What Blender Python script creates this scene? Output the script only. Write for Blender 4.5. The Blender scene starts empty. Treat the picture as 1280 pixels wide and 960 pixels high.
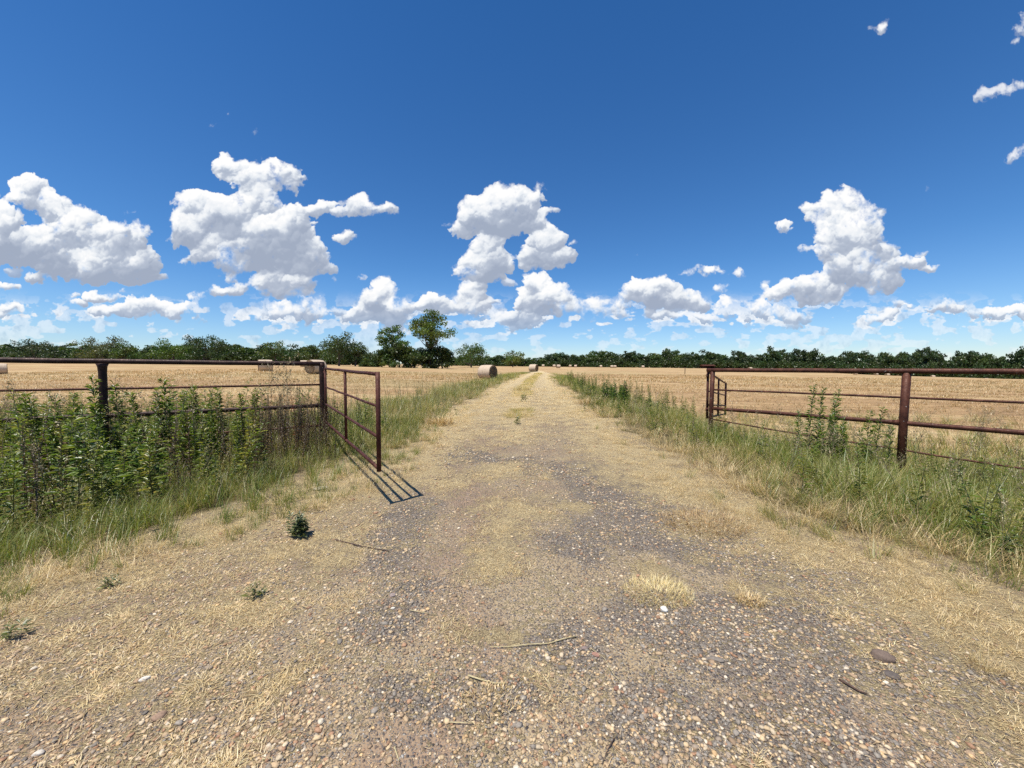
import bpy, bmesh, math, random
import numpy as np
from mathutils import Vector, Matrix
R = math.radians
sc = bpy.context.scene
COL = sc.collection
random.seed(7)

# ------------------------------------------------------------------ camera
EYE = 1.5                       # height of the camera above the track under it
PITCH = math.atan(20 / 481.0)   # the camera looks slightly down
cam_d = bpy.data.cameras.new('camera')
cam_d.sensor_width = 36.0
cam_d.lens = 36.0 * 481.0 / 1280.0
cam_d.clip_start = 0.05
cam_d.clip_end = 20000
cam = bpy.data.objects.new('camera', cam_d)
COL.objects.link(cam)
cam.location = (0, 0, EYE)
cam.rotation_euler = (R(90) - PITCH, 0, 0)
sc.camera = cam

# ------------------------------------------------------------------ exposure
sc.view_settings.view_transform = 'Standard'
sc.view_settings.look = 'None'
sc.view_settings.gamma = 1
sc.view_settings.exposure = 0.46
sc.view_settings.use_curve_mapping = False
sc.cycles.max_bounces = 5
sc.cycles.diffuse_bounces = 2
sc.cycles.glossy_bounces = 2
sc.cycles.transmission_bounces = 3
sc.cycles.transparent_max_bounces = 8
sc.cycles.use_denoising = False
sc.cycles.use_fast_gi = False

# ------------------------------------------------------------------ sun
SUN_EL = R(70)
SUN_AZ = R(225)                 # clockwise from +Y: behind and left of the camera
sdir = Vector((math.sin(SUN_AZ) * math.cos(SUN_EL), math.cos(SUN_AZ) * math.cos(SUN_EL), math.sin(SUN_EL)))
sun_d = bpy.data.lights.new('sun', 'SUN')
sun_d.energy = 4.3
sun_d.angle = R(0.5)
sun_d.color = (1.0, 0.95, 0.85)
sun = bpy.data.objects.new('sun', sun_d)
COL.objects.link(sun)
sun.rotation_euler = sdir.to_track_quat('Z', 'Y').to_euler()
sun.location = sdir * 50

# ------------------------------------------------------------------ node helpers
class NT:
    def __init__(s, tree):
        s.t = tree
        s.n = tree.nodes
        s.l = tree.links
    def put(s, sock, v):
        if v is None: return
        if isinstance(v, bpy.types.NodeSocket): s.l.new(v, sock)
        else: sock.default_value = v
    def math(s, op, a, b=None, c=None, clamp=False):
        n = s.n.new('ShaderNodeMath'); n.operation = op; n.use_clamp = clamp
        s.put(n.inputs[0], a); s.put(n.inputs[1], b); s.put(n.inputs[2], c)
        return n.outputs[0]
    def vmath(s, op, a, b=None):
        n = s.n.new('ShaderNodeVectorMath'); n.operation = op
        s.put(n.inputs[0], a)
        if op == 'SCALE': s.put(n.inputs['Scale'], b)
        else: s.put(n.inputs[1], b)
        return n.outputs['Value'] if op in ('LENGTH', 'DOT_PRODUCT', 'DISTANCE') else n.outputs[0]
    def mapr(s, v, a, b, c=0.0, d=1.0, smooth=True):
        n = s.n.new('ShaderNodeMapRange')
        n.interpolation_type = 'SMOOTHSTEP' if smooth else 'LINEAR'
        for i, x in enumerate((v, a, b, c, d)): s.put(n.inputs[i], x)
        return n.outputs[0]
    def noise(s, vec, scale, detail=4, rough=.55, dim='3D', dist=0.0, lac=2.0, w=None, color=False):
        n = s.n.new('ShaderNodeTexNoise'); n.noise_dimensions = dim
        s.put(n.inputs['Vector'], vec)
        n.inputs['Scale'].default_value = scale; n.inputs['Detail'].default_value = detail
        n.inputs['Roughness'].default_value = rough; n.inputs['Distortion'].default_value = dist
        n.inputs['Lacunarity'].default_value = lac
        return n.outputs['Color'] if color else n.outputs[0]
    def vor(s, vec, scale, feat='F1', dim='3D', detail=0, rough=.5, rnd=1.0):
        n = s.n.new('ShaderNodeTexVoronoi'); n.feature = feat; n.voronoi_dimensions = dim
        s.put(n.inputs['Vector'], vec)
        n.inputs['Scale'].default_value = scale; n.inputs['Randomness'].default_value = rnd
        if detail:
            n.inputs['Detail'].default_value = detail; n.inputs['Roughness'].default_value = rough
        return n
    def mapping(s, vec, loc=(0, 0, 0), rot=(0, 0, 0), scale=(1, 1, 1), kind='POINT'):
        n = s.n.new('ShaderNodeMapping'); n.vector_type = kind
        s.put(n.inputs['Vector'], vec)
        n.inputs['Location'].default_value = loc; n.inputs['Rotation'].default_value = rot
        n.inputs['Scale'].default_value = scale
        return n.outputs[0]
    def ramp(s, v, stops, interp='LINEAR'):
        n = s.n.new('ShaderNodeValToRGB'); n.color_ramp.interpolation = interp
        e = n.color_ramp.elements
        while len(e) < len(stops): e.new(.5)
        for k, (p, c) in enumerate(stops):
            e[k].position = p; e[k].color = (c[0], c[1], c[2], 1)
        s.put(n.inputs[0], v)
        return n.outputs[0]
    def mix(s, f, a, b, mode='MIX'):
        n = s.n.new('ShaderNodeMix'); n.data_type = 'RGBA'; n.blend_type = mode
        s.put(n.inputs[0], f)
        for k, v in ((6, a), (7, b)):
            if isinstance(v, tuple) and len(v) == 3: v = (*v, 1)
            s.put(n.inputs[k], v)
        return n.outputs[2]
    def sep(s, v):
        n = s.n.new('ShaderNodeSeparateXYZ'); s.put(n.inputs[0], v); return n.outputs
    def comb(s, x, y, z=0.0):
        n = s.n.new('ShaderNodeCombineXYZ')
        for i, q in enumerate((x, y, z)): s.put(n.inputs[i], q)
        return n.outputs[0]

# ------------------------------------------------------------------ world: clear blue sky with fair-weather cumulus
# clouds are laid out by compass direction: (azimuth tangent, elevation tangent, half widths), as banks of puffs
def sky_uv(px, py):                # a sight direction, in 1/1280 of the view, as tangents
    a = (px - 640) / 481.0; b = (480 - py) / 481.0
    f = math.cos(PITCH) + b * math.sin(PITCH)
    z = -math.sin(PITCH) + b * math.cos(PITCH)
    return a / f, z / f
# ---- cumulus field, worked out on a grid of directions (azimuth tangent u, elevation tangent v)
CL = [  # each bank: flat base height (sight units), strength, puffs (x, y, half width, half height)
 (350, 1.0, [(38,240,24,20),(64,258,24,18),(100,283,34,22),(0,278,24,22),(40,308,46,22),(140,300,36,26),(165,332,30,24),(120,335,50,22),(75,325,40,18),(20,315,36,16),(172,350,26,12),(-30,300,46,34)]),
 (340, 1.0, [(288,210,22,15),(352,222,28,18),(318,228,24,18),(328,252,20,22),(246,256,32,20),(238,282,28,24),(285,275,34,26),(270,312,34,20),(325,300,36,28),(300,318,44,20),(362,290,28,26),(380,318,30,20),(350,328,44,14),(400,336,22,10)]),
 (272, .9, [(396,262,24,8),(408,256,12,7),(462,262,34,10),(448,254,16,9),(372,260,14,5)]),
 (304, 1.0, [(429,297,11,9)]), (168, .35, [(312,165,8,5),(265,158,8,4),(283,143,7,6)]),
 (374, .9, [(345,356,34,15),(372,350,18,13),(330,344,16,9),(360,366,22,11)]),
 (370, .9, [(282,364,30,7),(300,358,12,6),(290,346,10,7),(268,362,12,6)]),
 (408, .9, [(365,392,46,12),(388,382,24,12),(345,386,20,10),(325,398,28,8),(398,392,18,12),(310,400,18,6)]),
 (412, .95, [(470,376,26,22),(478,358,16,14),(500,388,22,16),(446,394,22,12),(480,396,40,14),(456,372,14,12)]),
 (404, .85, [(150,388,50,10),(175,378,26,9),(122,371,24,8),(228,390,34,11),(200,384,24,10),(96,378,16,5),(245,372,10,7)]),
 (297, 1.0, [(604,270,30,20),(632,256,30,22),(655,256,22,20),(668,278,18,14),(622,282,40,14),(580,286,20,9),(645,276,26,18)]),
 (350, 1.0, [(606,310,26,15),(602,330,28,18),(622,328,20,16),(590,344,22,14),(612,348,22,10)]),
 (338, 1.0, [(682,306,24,18),(690,322,30,14),(664,322,18,14),(706,318,14,10),(676,292,12,8)]),
 (398, .95, [(588,366,20,16),(592,384,26,14),(576,378,20,12),(606,392,20,10),(540,378,22,11),(560,386,22,10),(522,382,12,7)]),
 (410, .95, [(676,358,24,14),(690,372,34,18),(706,386,34,16),(660,378,22,14),(752,384,26,14),(768,394,20,12),(735,396,34,10),(660,398,22,10)]),
 (412, .85, [(632,397,22,12),(616,402,20,10),(650,404,18,8)]),
 (388, 1.0, [(796,362,22,13),(828,358,22,13),(812,370,34,14),(850,374,28,13),(870,380,22,9),(836,378,40,10),(780,368,12,9)]),
 (408, .95, [(918,378,20,10),(940,388,34,14),(910,390,22,11),(965,392,24,11),(988,397,18,8)]),
 (404, .8, [(860,396,50,7),(830,394,30,7)]),
 (370, 1.0, [(1035,262,24,17),(1064,256,30,17),(1084,268,18,18),(1050,280,26,18),(1060,300,34,24),(1078,292,24,26),(1045,316,26,18),(1070,330,34,22),(1095,322,22,14),(1112,332,24,12),(1138,326,20,9),(1095,350,26,16),(1160,334,14,5),(1005,258,8,6)]),
 (384, 1.0, [(990,362,28,11),(1018,356,28,12),(1036,366,26,11),(968,368,18,8),(1010,370,46,9)]),
 (292, .7, [(976,284,10,7),(985,289,8,4)]), (352, .9, [(890,342,18,6)]), (348, .8, [(923,344,13,5)]), (366, .7, [(905,361,14,5)]),
 (394, .95, [(1178,382,18,9),(1190,388,16,7),(1168,386,10,6)]), (402, .95, [(1242,392,26,8),(1225,395,14,6),(1256,394,14,6)]),
 (410, .8, [(1098,398,24,8),(1112,392,12,5),(1085,403,16,5)]), (392, .7, [(1130,384,24,4)]),
 (240, .25, [(1160,235,6,9)]), (140, .45, [(1232,122,15,9),(1262,114,24,8),(1290,108,26,10)]), (50, .5, [(1275,36,18,9),(1300,28,24,14)]),
 (205, .5, [(1268,196,13,9),(1284,188,14,10)]), (40, .28, [(1112,30,20,5),(1088,35,14,4)]),
 (392, .7, [(35,390,30,6),(12,384,20,6)]), (366, .7, [(10,358,18,5)]), (384, .6, [(72,384,14,4)]), (322, .4, [(795,321,9,3)]), (334, .7, [(226,330,7,5)]),
 (350, .8, [(45,346,16,6),(60,352,14,5)]), (412, .95, [(1310,390,60,14)]), (370, 1.0, [(1390,300,60,40)]), (400, .9, [(-60,380,50,14)]),
]
def gblur(a, s):
    fy = np.fft.fftfreq(a.shape[0])[:, None]; fx = np.fft.rfftfreq(a.shape[1])[None, :]
    return np.fft.irfft2(np.fft.rfft2(a) * np.exp(-2 * (math.pi * s) ** 2 * (fx * fx + fy * fy)), a.shape)
def fractal(shape, cell, octs, rough, rng, ay=1.0):
    out = np.zeros(shape); amp = 1.0; tot = 0
    for o in range(octs):
        c = cell / 2 ** o
        ny, nx = int(shape[0] * ay / c) + 3, int(shape[1] / c) + 3
        g = rng.random((ny, nx))
        y = np.arange(shape[0]) * ay / c; x = np.arange(shape[1]) / c
        y0 = y.astype(int); x0 = x.astype(int)
        fy = y - y0; fx = x - x0
        fy = fy * fy * (3 - 2 * fy); fx = fx * fx * (3 - 2 * fx)
        a = g[y0][:, x0] * (1 - fx) + g[y0][:, x0 + 1] * fx
        b = g[y0 + 1][:, x0] * (1 - fx) + g[y0 + 1][:, x0 + 1] * fx
        out += amp * (a * (1 - fy[:, None]) + b * fy[:, None]); tot += amp; amp *= rough
    return out / tot
def warp(a, dx, dy):
    h, w = a.shape
    y, x = np.mgrid[0:h, 0:w].astype(np.float32)
    x = np.clip(x + dx, 0, w - 1.001); y = np.clip(y + dy, 0, h - 1.001)
    x0 = x.astype(int); y0 = y.astype(int); fx = x - x0; fy = y - y0
    x1 = x0 + 1; y1 = y0 + 1
    return (a[y0, x0] * (1 - fx) + a[y0, x1] * fx) * (1 - fy) + (a[y1, x0] * (1 - fx) + a[y1, x1] * fx) * fy
def sst(x, a, b):
    t = np.clip((x - a) / (b - a), 0, 1); return t * t * (3 - 2 * t)
CU0, CU1, CV0, CV1, CW, CH = -1.5, 1.5, -.02, .98, 2700, 900
def cloud_maps():
    rng = np.random.default_rng(11)
    k = CW / (CU1 - CU0)                        # cells per unit of direction
    Hm = np.full((CH, CW), -9.0, np.float32)      # nearest cloud surface
    Tm = np.zeros((CH, CW), np.float32)           # height over the bank's own base, 0..1
    Sm = np.zeros((CH, CW), np.float32)           # strength
    def splat(cx, cy, rx, ry, z, t0, t1, base, st):
        x0, x1 = int(max(0, cx - rx)), int(min(CW - 1, cx + rx)) + 1
        y0, y1 = int(max(0, cy - ry)), int(min(CH - 1, cy + ry)) + 1
        if x1 <= x0 or y1 <= y0: return
        yy, xx = np.mgrid[y0:y1, x0:x1]
        q = 1 - ((xx - cx) / rx) ** 2 - ((yy - cy) / ry) ** 2
        h = np.where(q > 0, z + np.sqrt(np.maximum(q, 0)) * min(rx, ry * 1.3), -9)
        h = np.where(yy < base, h - (base - yy) * 2.5, h)
        h = np.where(h < 0.0 * z - 8.9, -9, h)
        s = Hm[y0:y1, x0:x1]; m = h > s
        s[m] = h[m]
        Tm[y0:y1, x0:x1][m] = np.clip((yy[m] - t0) / max(t1 - t0, 1), 0, 1)
        Sm[y0:y1, x0:x1][m] = st
    for base, st, puffs in CL:
        _, vb = sky_uv(640, base)
        cvt = []
        for (px, py, rx, ry) in puffs:
            u, v = sky_uv(px, py)
            cvt.append(((u - CU0) * k, (v - CV0) * k, rx / 481 * k, ry / 481 * k))
        b = (vb - CV0) * k
        cvt = [(c[0], c[1], c[2] * .95, c[3] * .95) for c in cvt]
        if base >= 385: cvt = [(c[0], c[1], c[2] * .88, c[3] * .9) for c in cvt]
        top = max(c[1] + c[3] for c in cvt)
        for (cx, cy, rx, ry) in cvt:
            splat(cx, cy, rx, ry, 0, b, top, b, st)
            n1 = int(8 + rx * ry / 70)
            for _ in range(min(n1, 40)):
                a = rng.random() * 2 * math.pi; rr = math.sqrt(rng.random()) * 1.0
                x1 = cx + math.cos(a) * rr * rx; y1 = cy + math.sin(a) * rr * ry
                s1 = (.22 + .30 * rng.random()) * (1.0 - .25 * rr); r1 = s1 * min(rx, ry * 1.35)
                z1 = math.sqrt(max(0, 1 - rr * rr)) * min(rx, ry) * .9
                if y1 - r1 * .4 < b: continue
                splat(x1, y1, r1 * 1.12, r1 * .95, z1, b, top, b, st)
                for _ in range(12):
                    a2 = rng.random() * 2 * math.pi; q2 = .55 + .5 * rng.random()
                    r2 = r1 * (.18 + .25 * rng.random())
                    if r2 < 1.2: continue
                    splat(x1 + math.cos(a2) * q2 * r1, y1 + math.sin(a2) * q2 * r1 * .9, r2 * 1.1, r2, z1 + r1 * math.sqrt(max(0, 1 - min(q2, 1) ** 2)) * .9, b, top, b, st)
    # torn scraps drifting round the bigger banks
    for base, st, puffs in CL:
        for (px, py, rx, ry) in puffs:
            if rx < 18: continue
            for _ in range(2):
                a = rng.random() * 2 * math.pi
                u, v = sky_uv(px + math.cos(a) * rx * (1.0 + .7 * rng.random()), py + math.sin(a) * ry * (.9 + .8 * rng.random()))
                r1 = (3 + 5 * rng.random() ** 2) / 481 * k
                splat((u - CU0) * k, (v - CV0) * k, r1 * 1.7, r1 * .8, 0, 0, 1e4, -1e4, .42 + .3 * rng.random())
    # low rows of little far clouds near the horizon
    vrow = (np.arange(CH) / k + CV0)[:, None]
    fr = fractal((CH, CW), 30, 4, .5, rng, ay=2.0)
    big = fractal((CH, CW), 260, 2, .5, rng, ay=1.5)
    low = sst(fr + (big - .5) * .45, .52, .60) * sst(vrow, .205, .12) * sst(vrow, .0, .03)
    cover = (Hm > -8).astype(np.float32)
    Hm = np.where(cover > 0, np.maximum(Hm, -3), -6).astype(np.float32)
    n1 = fractal((CH, CW), 40, 6, .62, rng) - .5
    n2 = fractal((CH, CW), 40, 6, .62, rng) - .5
    dx, dy = n1 * 34, n2 * 28
    c = warp(gblur(cover, 1.3), dx, dy)
    S = warp(gblur(Sm * cover, 2) / np.maximum(gblur(cover, 2), .05), dx, dy)
    fine = fractal((CH, CW), 14, 4, .65, rng) - .5
    soft = warp(gblur(cover, 7), dx * 1.8, dy * 1.8)
    ragged = fractal((CH, CW), 90, 3, .6, rng) - .5
    alpha = sst(c + fine * .8, .30, .85) * sst(soft - .03 + fine * .7 + ragged * (1.3 + 1.3 * sst(.20 - vrow, 0, .08)) + n2 * .8 + (S - 1) * .5, .20, .80)
    Hs = gblur(Hm, 1.5); Hb = gblur(Hm, 7); Hc = gblur(Hm, 22)
    def lam(h, g):
        gy, gx = np.gradient(h)
        nz = 1 / np.sqrt(1 + (gx * g) ** 2 + (gy * g) ** 2)
        L = np.array((-.30, .80, .52)); L /= np.linalg.norm(L)
        return (-gx * g * nz) * L[0] + (-gy * g * nz) * L[1] + nz * L[2]
    l = .34 * lam(Hs, 1.0) + .36 * lam(Hb, 1.5) + .30 * lam(Hc, 1.6)
    l = warp(l, dx, dy); T = warp(gblur(Tm, 5), dx, dy)
    core = sst(gblur(alpha, 16), .55, 1.0)
    shade = .16 + .92 * np.clip(l, -1, 1) + .24 * T + .35 * fine + .5 * n1 - core * (.24 + .95 * ragged)  # cloud light and shade baked into the map from a fixed sun direction
    shade = shade + .30 * (1 - alpha)
    shade = np.where(shade < .3, .3 + (shade - .3) * .45, shade) - .10
    shade = np.clip(shade * 1.08, 0, 1)
    lowsh = np.clip(.72 + 1.2 * fine + .5 * n1, 0, 1)
    shade = np.where(alpha > low * .6, shade, lowsh)
    a = np.maximum(alpha, low)
    thin = sst(S, .2, .7)
    a = a * (.55 + .45 * thin)
    edge = np.minimum(1, np.minimum(np.arange(CW), np.arange(CW)[::-1]) / 60.0)[None, :]
    return (a * edge).astype(np.float32), shade.astype(np.float32)

world = bpy.data.worlds.new("World")
sc.world = world
world.use_nodes = True
W = NT(world.node_tree)
W.n.clear()
out = W.n.new('ShaderNodeOutputWorld')
sky = W.n.new('ShaderNodeTexSky'); sky.sky_type = 'NISHITA'; sky.sun_disc = False
sky.sun_elevation = SUN_EL; sky.sun_rotation = SUN_AZ
sky.altitude = 0; sky.air_density = 1.0; sky.dust_density = 0.0; sky.ozone_density = 3.0

tc = W.n.new('ShaderNodeTexCoord')
dx, dy, dz = W.sep(tc.outputs['Generated'])
ay = W.math('MAXIMUM', dy, .02)
U = W.math('DIVIDE', dx, ay); V = W.math('DIVIDE', dz, ay)
P0 = W.comb(U, V, 0)
hsv = W.n.new('ShaderNodeHueSaturation'); hsv.inputs['Saturation'].default_value = 1.12
hsv.inputs['Hue'].default_value = .497
W.l.new(sky.outputs[0], hsv.inputs['Color'])
el = W.math('MAXIMUM', dz, 0.0)
hazec = W.ramp(el, [(0, (.88, 1.00, 1.24)), (.08, (.80, .98, 1.24)), (.24, (.58, .88, 1.18)), (.6, (.43, .80, 1.14)), (.85, (.34, .74, 1.06))])
skc = W.mix(1.0, hsv.outputs[0], hazec, 'MULTIPLY')
bg = W.n.new('ShaderNodeBackground'); W.l.new(skc, bg.inputs[0]); bg.inputs[1].default_value = .080
air = W.math('SUBTRACT', 1.0, W.mapr(V, .18, .0, 0, .52))
al_m, sh_m = cloud_maps()
px_ = np.ones((CH, CW, 4), np.float32)
px_[..., 0] = al_m; px_[..., 1] = sh_m
cimg = bpy.data.images.new('cumulus', CW, CH, alpha=False, float_buffer=True, is_data=True)
cimg.pixels.foreach_set(px_.ravel()); cimg.update(); cimg.pack()
it = W.n.new('ShaderNodeTexImage'); it.image = cimg; it.extension = 'EXTEND'; it.interpolation = 'Linear'
W.l.new(W.comb(W.math('DIVIDE', W.math('SUBTRACT', U, CU0), CU1 - CU0), W.math('DIVIDE', W.math('SUBTRACT', V, CV0), CV1 - CV0)), it.inputs[0])
am, sm_, _ = W.sep(it.outputs[0])
front = W.math('MULTIPLY', W.math('GREATER_THAN', dy, .05), W.math('LESS_THAN', V, CV1))
alpha = W.math('MULTIPLY', W.math('MULTIPLY', am, air), W.math('MULTIPLY', front, W.mapr(V, -.002, .004)))
ccol = W.ramp(sm_, [(0, (.36, .42, .54)), (.30, (.50, .56, .67)), (.60, (.82, .86, .91)), (.90, (1.0, 1.0, 1.0))])
bc = W.n.new('ShaderNodeBackground'); bc.inputs[1].default_value = .73
W.l.new(ccol, bc.inputs[0])
mx = W.n.new('ShaderNodeMixShader')
W.l.new(alpha, mx.inputs[0]); W.l.new(bg.outputs[0], mx.inputs[1]); W.l.new(bc.outputs[0], mx.inputs[2])
W.l.new(mx.outputs[0], out.inputs['Surface'])
world.cycles.sampling_method = 'MANUAL'
world.cycles.sample_map_resolution = 512

# ================================================================== small tools
def tag(o, label=None, cat=None, group=None, kind=None):
    if label: o['label'] = label
    if cat: o['category'] = cat
    if group: o['group'] = group
    if kind: o['kind'] = kind
    return o
def empty(name, loc=(0, 0, 0), rz=0.0):
    o = bpy.data.objects.new(name, None); o.empty_display_size = .2
    o.location = loc; o.rotation_euler = (0, 0, rz); COL.objects.link(o); return o
def link(name, me, mat=None, parent=None):
    o = bpy.data.objects.new(name, me)
    if mat is not None:
        for m in (mat if isinstance(mat, (list, tuple)) else [mat]): me.materials.append(m)
    COL.objects.link(o)
    if parent is not None: o.parent = parent
    return o
def np_mesh(name, V, F, smooth=False, col=None, mats=None):
    """V (n,3); F (m,3) or (m,4)"""
    me = bpy.data.meshes.new(name)
    V = np.ascontiguousarray(V, np.float32); F = np.ascontiguousarray(F, np.int32)
    k = F.shape[1]
    me.vertices.add(len(V)); me.vertices.foreach_set('co', V.ravel())
    me.loops.add(F.size); me.loops.foreach_set('vertex_index', F.ravel())
    me.polygons.add(len(F))
    me.polygons.foreach_set('loop_start', np.arange(0, F.size, k, dtype=np.int32))
    if smooth: me.polygons.foreach_set('use_smooth', np.ones(len(F), bool))
    if mats is not None: me.polygons.foreach_set('material_index', np.ascontiguousarray(mats, np.int32))
    me.update(calc_edges=True)
    if col is not None:
        a = me.color_attributes.new('tint', 'FLOAT_COLOR', 'POINT')
        c = np.ones((len(V), 4), np.float32); c[:, :3] = col
        a.data.foreach_set('color', c.ravel())
    return me
def copy_tree(o, parent=None):
    c = o.copy(); COL.objects.link(c)
    if parent is not None: c.parent = parent
    for ch in [x for x in bpy.data.objects if x.parent == o]: copy_tree(ch, c)
    return c
class NZ:      # smooth value noise on the plan, the same for the ground and for what grows on it
    def __init__(s, seed): s.g = np.random.default_rng(seed).random((257, 257)); s.g[:, 256] = s.g[:, 0]; s.g[256] = s.g[0]
    def one(s, x, y):
        x0 = np.floor(x).astype(int); y0 = np.floor(y).astype(int)
        fx = x - x0; fy = y - y0; fx = fx * fx * (3 - 2 * fx); fy = fy * fy * (3 - 2 * fy)
        a = x0 % 256; b = y0 % 256; g = s.g
        return (g[b, a] * (1 - fx) + g[b, a + 1] * fx) * (1 - fy) + (g[b + 1, a] * (1 - fx) + g[b + 1, a + 1] * fx) * fy
    def __call__(s, x, y, f=1.0, o=3, r=.5):
        x = np.asarray(x, float); y = np.asarray(y, float)
        t = 0; amp = 1; n = 0
        for k in range(o):
            n = n + amp * s.one(x * f * 2 ** k + 17.3 * k, y * f * 2 ** k + 9.1 * k); t += amp; amp *= r
        return n / t
nzA, nzB, nzC = NZ(1), NZ(2), NZ(3)

# ================================================================== lie of the land
def slope_far(u):
    px = u * 481 + 640
    yb = np.interp(px, [-300, 0, 320, 400, 500, 600, 700, 800, 900, 1000, 1090, 1166, 1280, 1600],
                   [449, 450, 451, 455, 456.5, 457.5, 458.5, 459.5, 460.5, 464, 468.5, 471.5, 478, 486])
    return (1.5 - (yb - 460) / 481 * 260) / 260
def slope_near(u):
    px = u * 481 + 640
    return np.interp(px, [-300, 0, 331, 397, 609, 667, 760, 900, 1280, 1600],
                     [.008, .012, .0216, .0200, .0092, .0098, .0092, .004, -.008, -.012])
def HT(x, y):
    x = np.asarray(x, float); y = np.asarray(y, float)
    yp = np.maximum(y, 0.0)
    u = np.clip(x / np.maximum(y, 4.0), -2.2, 2.2)
    t = sst(yp, 45, 200)
    h = (slope_near(u) * (1 - t) + slope_far(u) * t) * yp * sst(yp, 2, 16)
    h = h - .34 * sst(x, 3.4, 6.0) * sst(y, -4, 3) * (1 - sst(y, 9, 22)) * (1 - sst(x, 14, 30))
    h = h - .12 * sst(-x, 3.0, 5.0) * (1 - sst(y, 9, 20)) * (1 - sst(-x, 10, 20))
    d = np.sqrt(x * x + y * y)
    h = h + (nzA(x, y, .9, 3) - .5) * .05 * (1 - sst(d, 8, 30)) + (nzB(x, y, .12, 3) - .5) * .25 * sst(d, 8, 40)
    h = h + (nzC(x, y, 4.0, 3) - .5) * .030 * (1 - sst(d, 4, 12))
    return h
_YL = [-3, 0, 2.0, 2.67, 3.44, 4.0, 5.15, 7.26, 11.2, 24.6, 49.5, 62, 90, 160]
_XL = [-5.0, -4.2, -3.6, -3.25, -2.85, -2.40, -2.00, -1.65, -1.40, -.70, 1.4, 3.0, 6.8, 17.4]
_YR = [-3, 0, 2.0, 2.33, 2.77, 3.43, 4.5, 5.5, 8.6, 16.4, 32.7, 62, 90, 160]
_XR = [4.2, 3.15, 2.85, 2.72, 2.62, 2.38, 2.15, 2.10, 2.1, 2.15, 3.1, 5.9, 9.8, 20.5]
def road_d(x, y):
    """metres inside (+) or outside (-) the worn track; and which side"""
    wob = (nzA(x, y, .7, 3) - .5) * .9 + (nzB(x, y, 2.6, 2) - .5) * .5
    dl = x - np.interp(y, _YL, _XL); dr = np.interp(y, _YR, _XR) - x
    return np.minimum(dl, dr) + wob, dl + wob, dr + wob
def pt(px, py):
    """the spot on the ground seen in this direction"""
    u, v = sky_uv(px, py)
    y = 1.0
    for _ in range(60):
        h = float(HT(u * y, y)); yn = (h - EYE) / v if v < -1e-4 else 260
        y = .5 * y + .5 * min(max(yn, .5), 300)
    return Vector((u * y, y, float(HT(u * y, y))))
GRAVEL = [(575, 572, 55, 14), (700, 588, 55, 12), (745, 608, 60, 16), (800, 640, 85, 22), (860, 672, 100, 26), (960, 706, 90, 24), (1040, 740, 80, 22), (525, 640, 36, 20), (505, 665, 30, 20), (640, 575, 40, 8), (715, 590, 48, 14), (770, 625, 75, 24), (830, 660, 90, 28), (760, 670, 90, 24), (905, 690, 90, 26),
          (700, 690, 60, 26), (515, 640, 26, 16), (505, 690, 28, 30), (520, 740, 40, 30), (930, 790, 170, 50), (1060, 800, 130, 50), (1030, 900, 190, 70), (820, 880, 110, 55),
          (860, 790, 90, 36), (1180, 860, 120, 60), (700, 800, 70, 40), (480, 800, 60, 34), (560, 900, 80, 40), (1000, 720, 60, 24)]
STRAW = [(618, 660, 40, 34), (600, 705, 40, 26), (650, 640, 60, 22), (640, 588, 44, 14), (590, 600, 50, 14), (822, 726, 46, 24), (900, 702, 30, 12), (936, 746, 22, 14),
         (726, 640, 26, 8), (430, 700, 50, 30), (360, 690, 60, 40), (460, 660, 40, 22), (300, 760, 80, 40), (440, 610, 40, 22), (640, 545, 50, 12), (560, 600, 40, 14), (610, 790, 40, 14),
         (620, 880, 40, 34), (1130, 840, 50, 24), (930, 940, 40, 20), (1200, 800, 90, 24), (250, 880, 60, 40), (140, 800, 90, 40), (380, 840, 60, 30), (690, 520, 60, 8), (1240, 880, 40, 24)]
def blobs(x, y, B, warp_=.35):
    x = x + (nzB(x, y, 1.7, 3) - .5) * warp_ * 2; y = y + (nzC(x, y, 1.7, 3) - .5) * warp_ * 2
    m = np.zeros_like(x)
    for (px, py, rx, ry) in B:
        z = 1.5 * 481 / (py - 460.0); cx = (px - 640) / 481.0 * z
        ax = rx / 481.0 * z; ay = ry * z * z / 721.5
        m = np.maximum(m, 1.2 - np.sqrt(((x - cx) / ax) ** 2 + ((y - z) / ay) ** 2))
    return np.clip(m, 0, 1)
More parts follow.
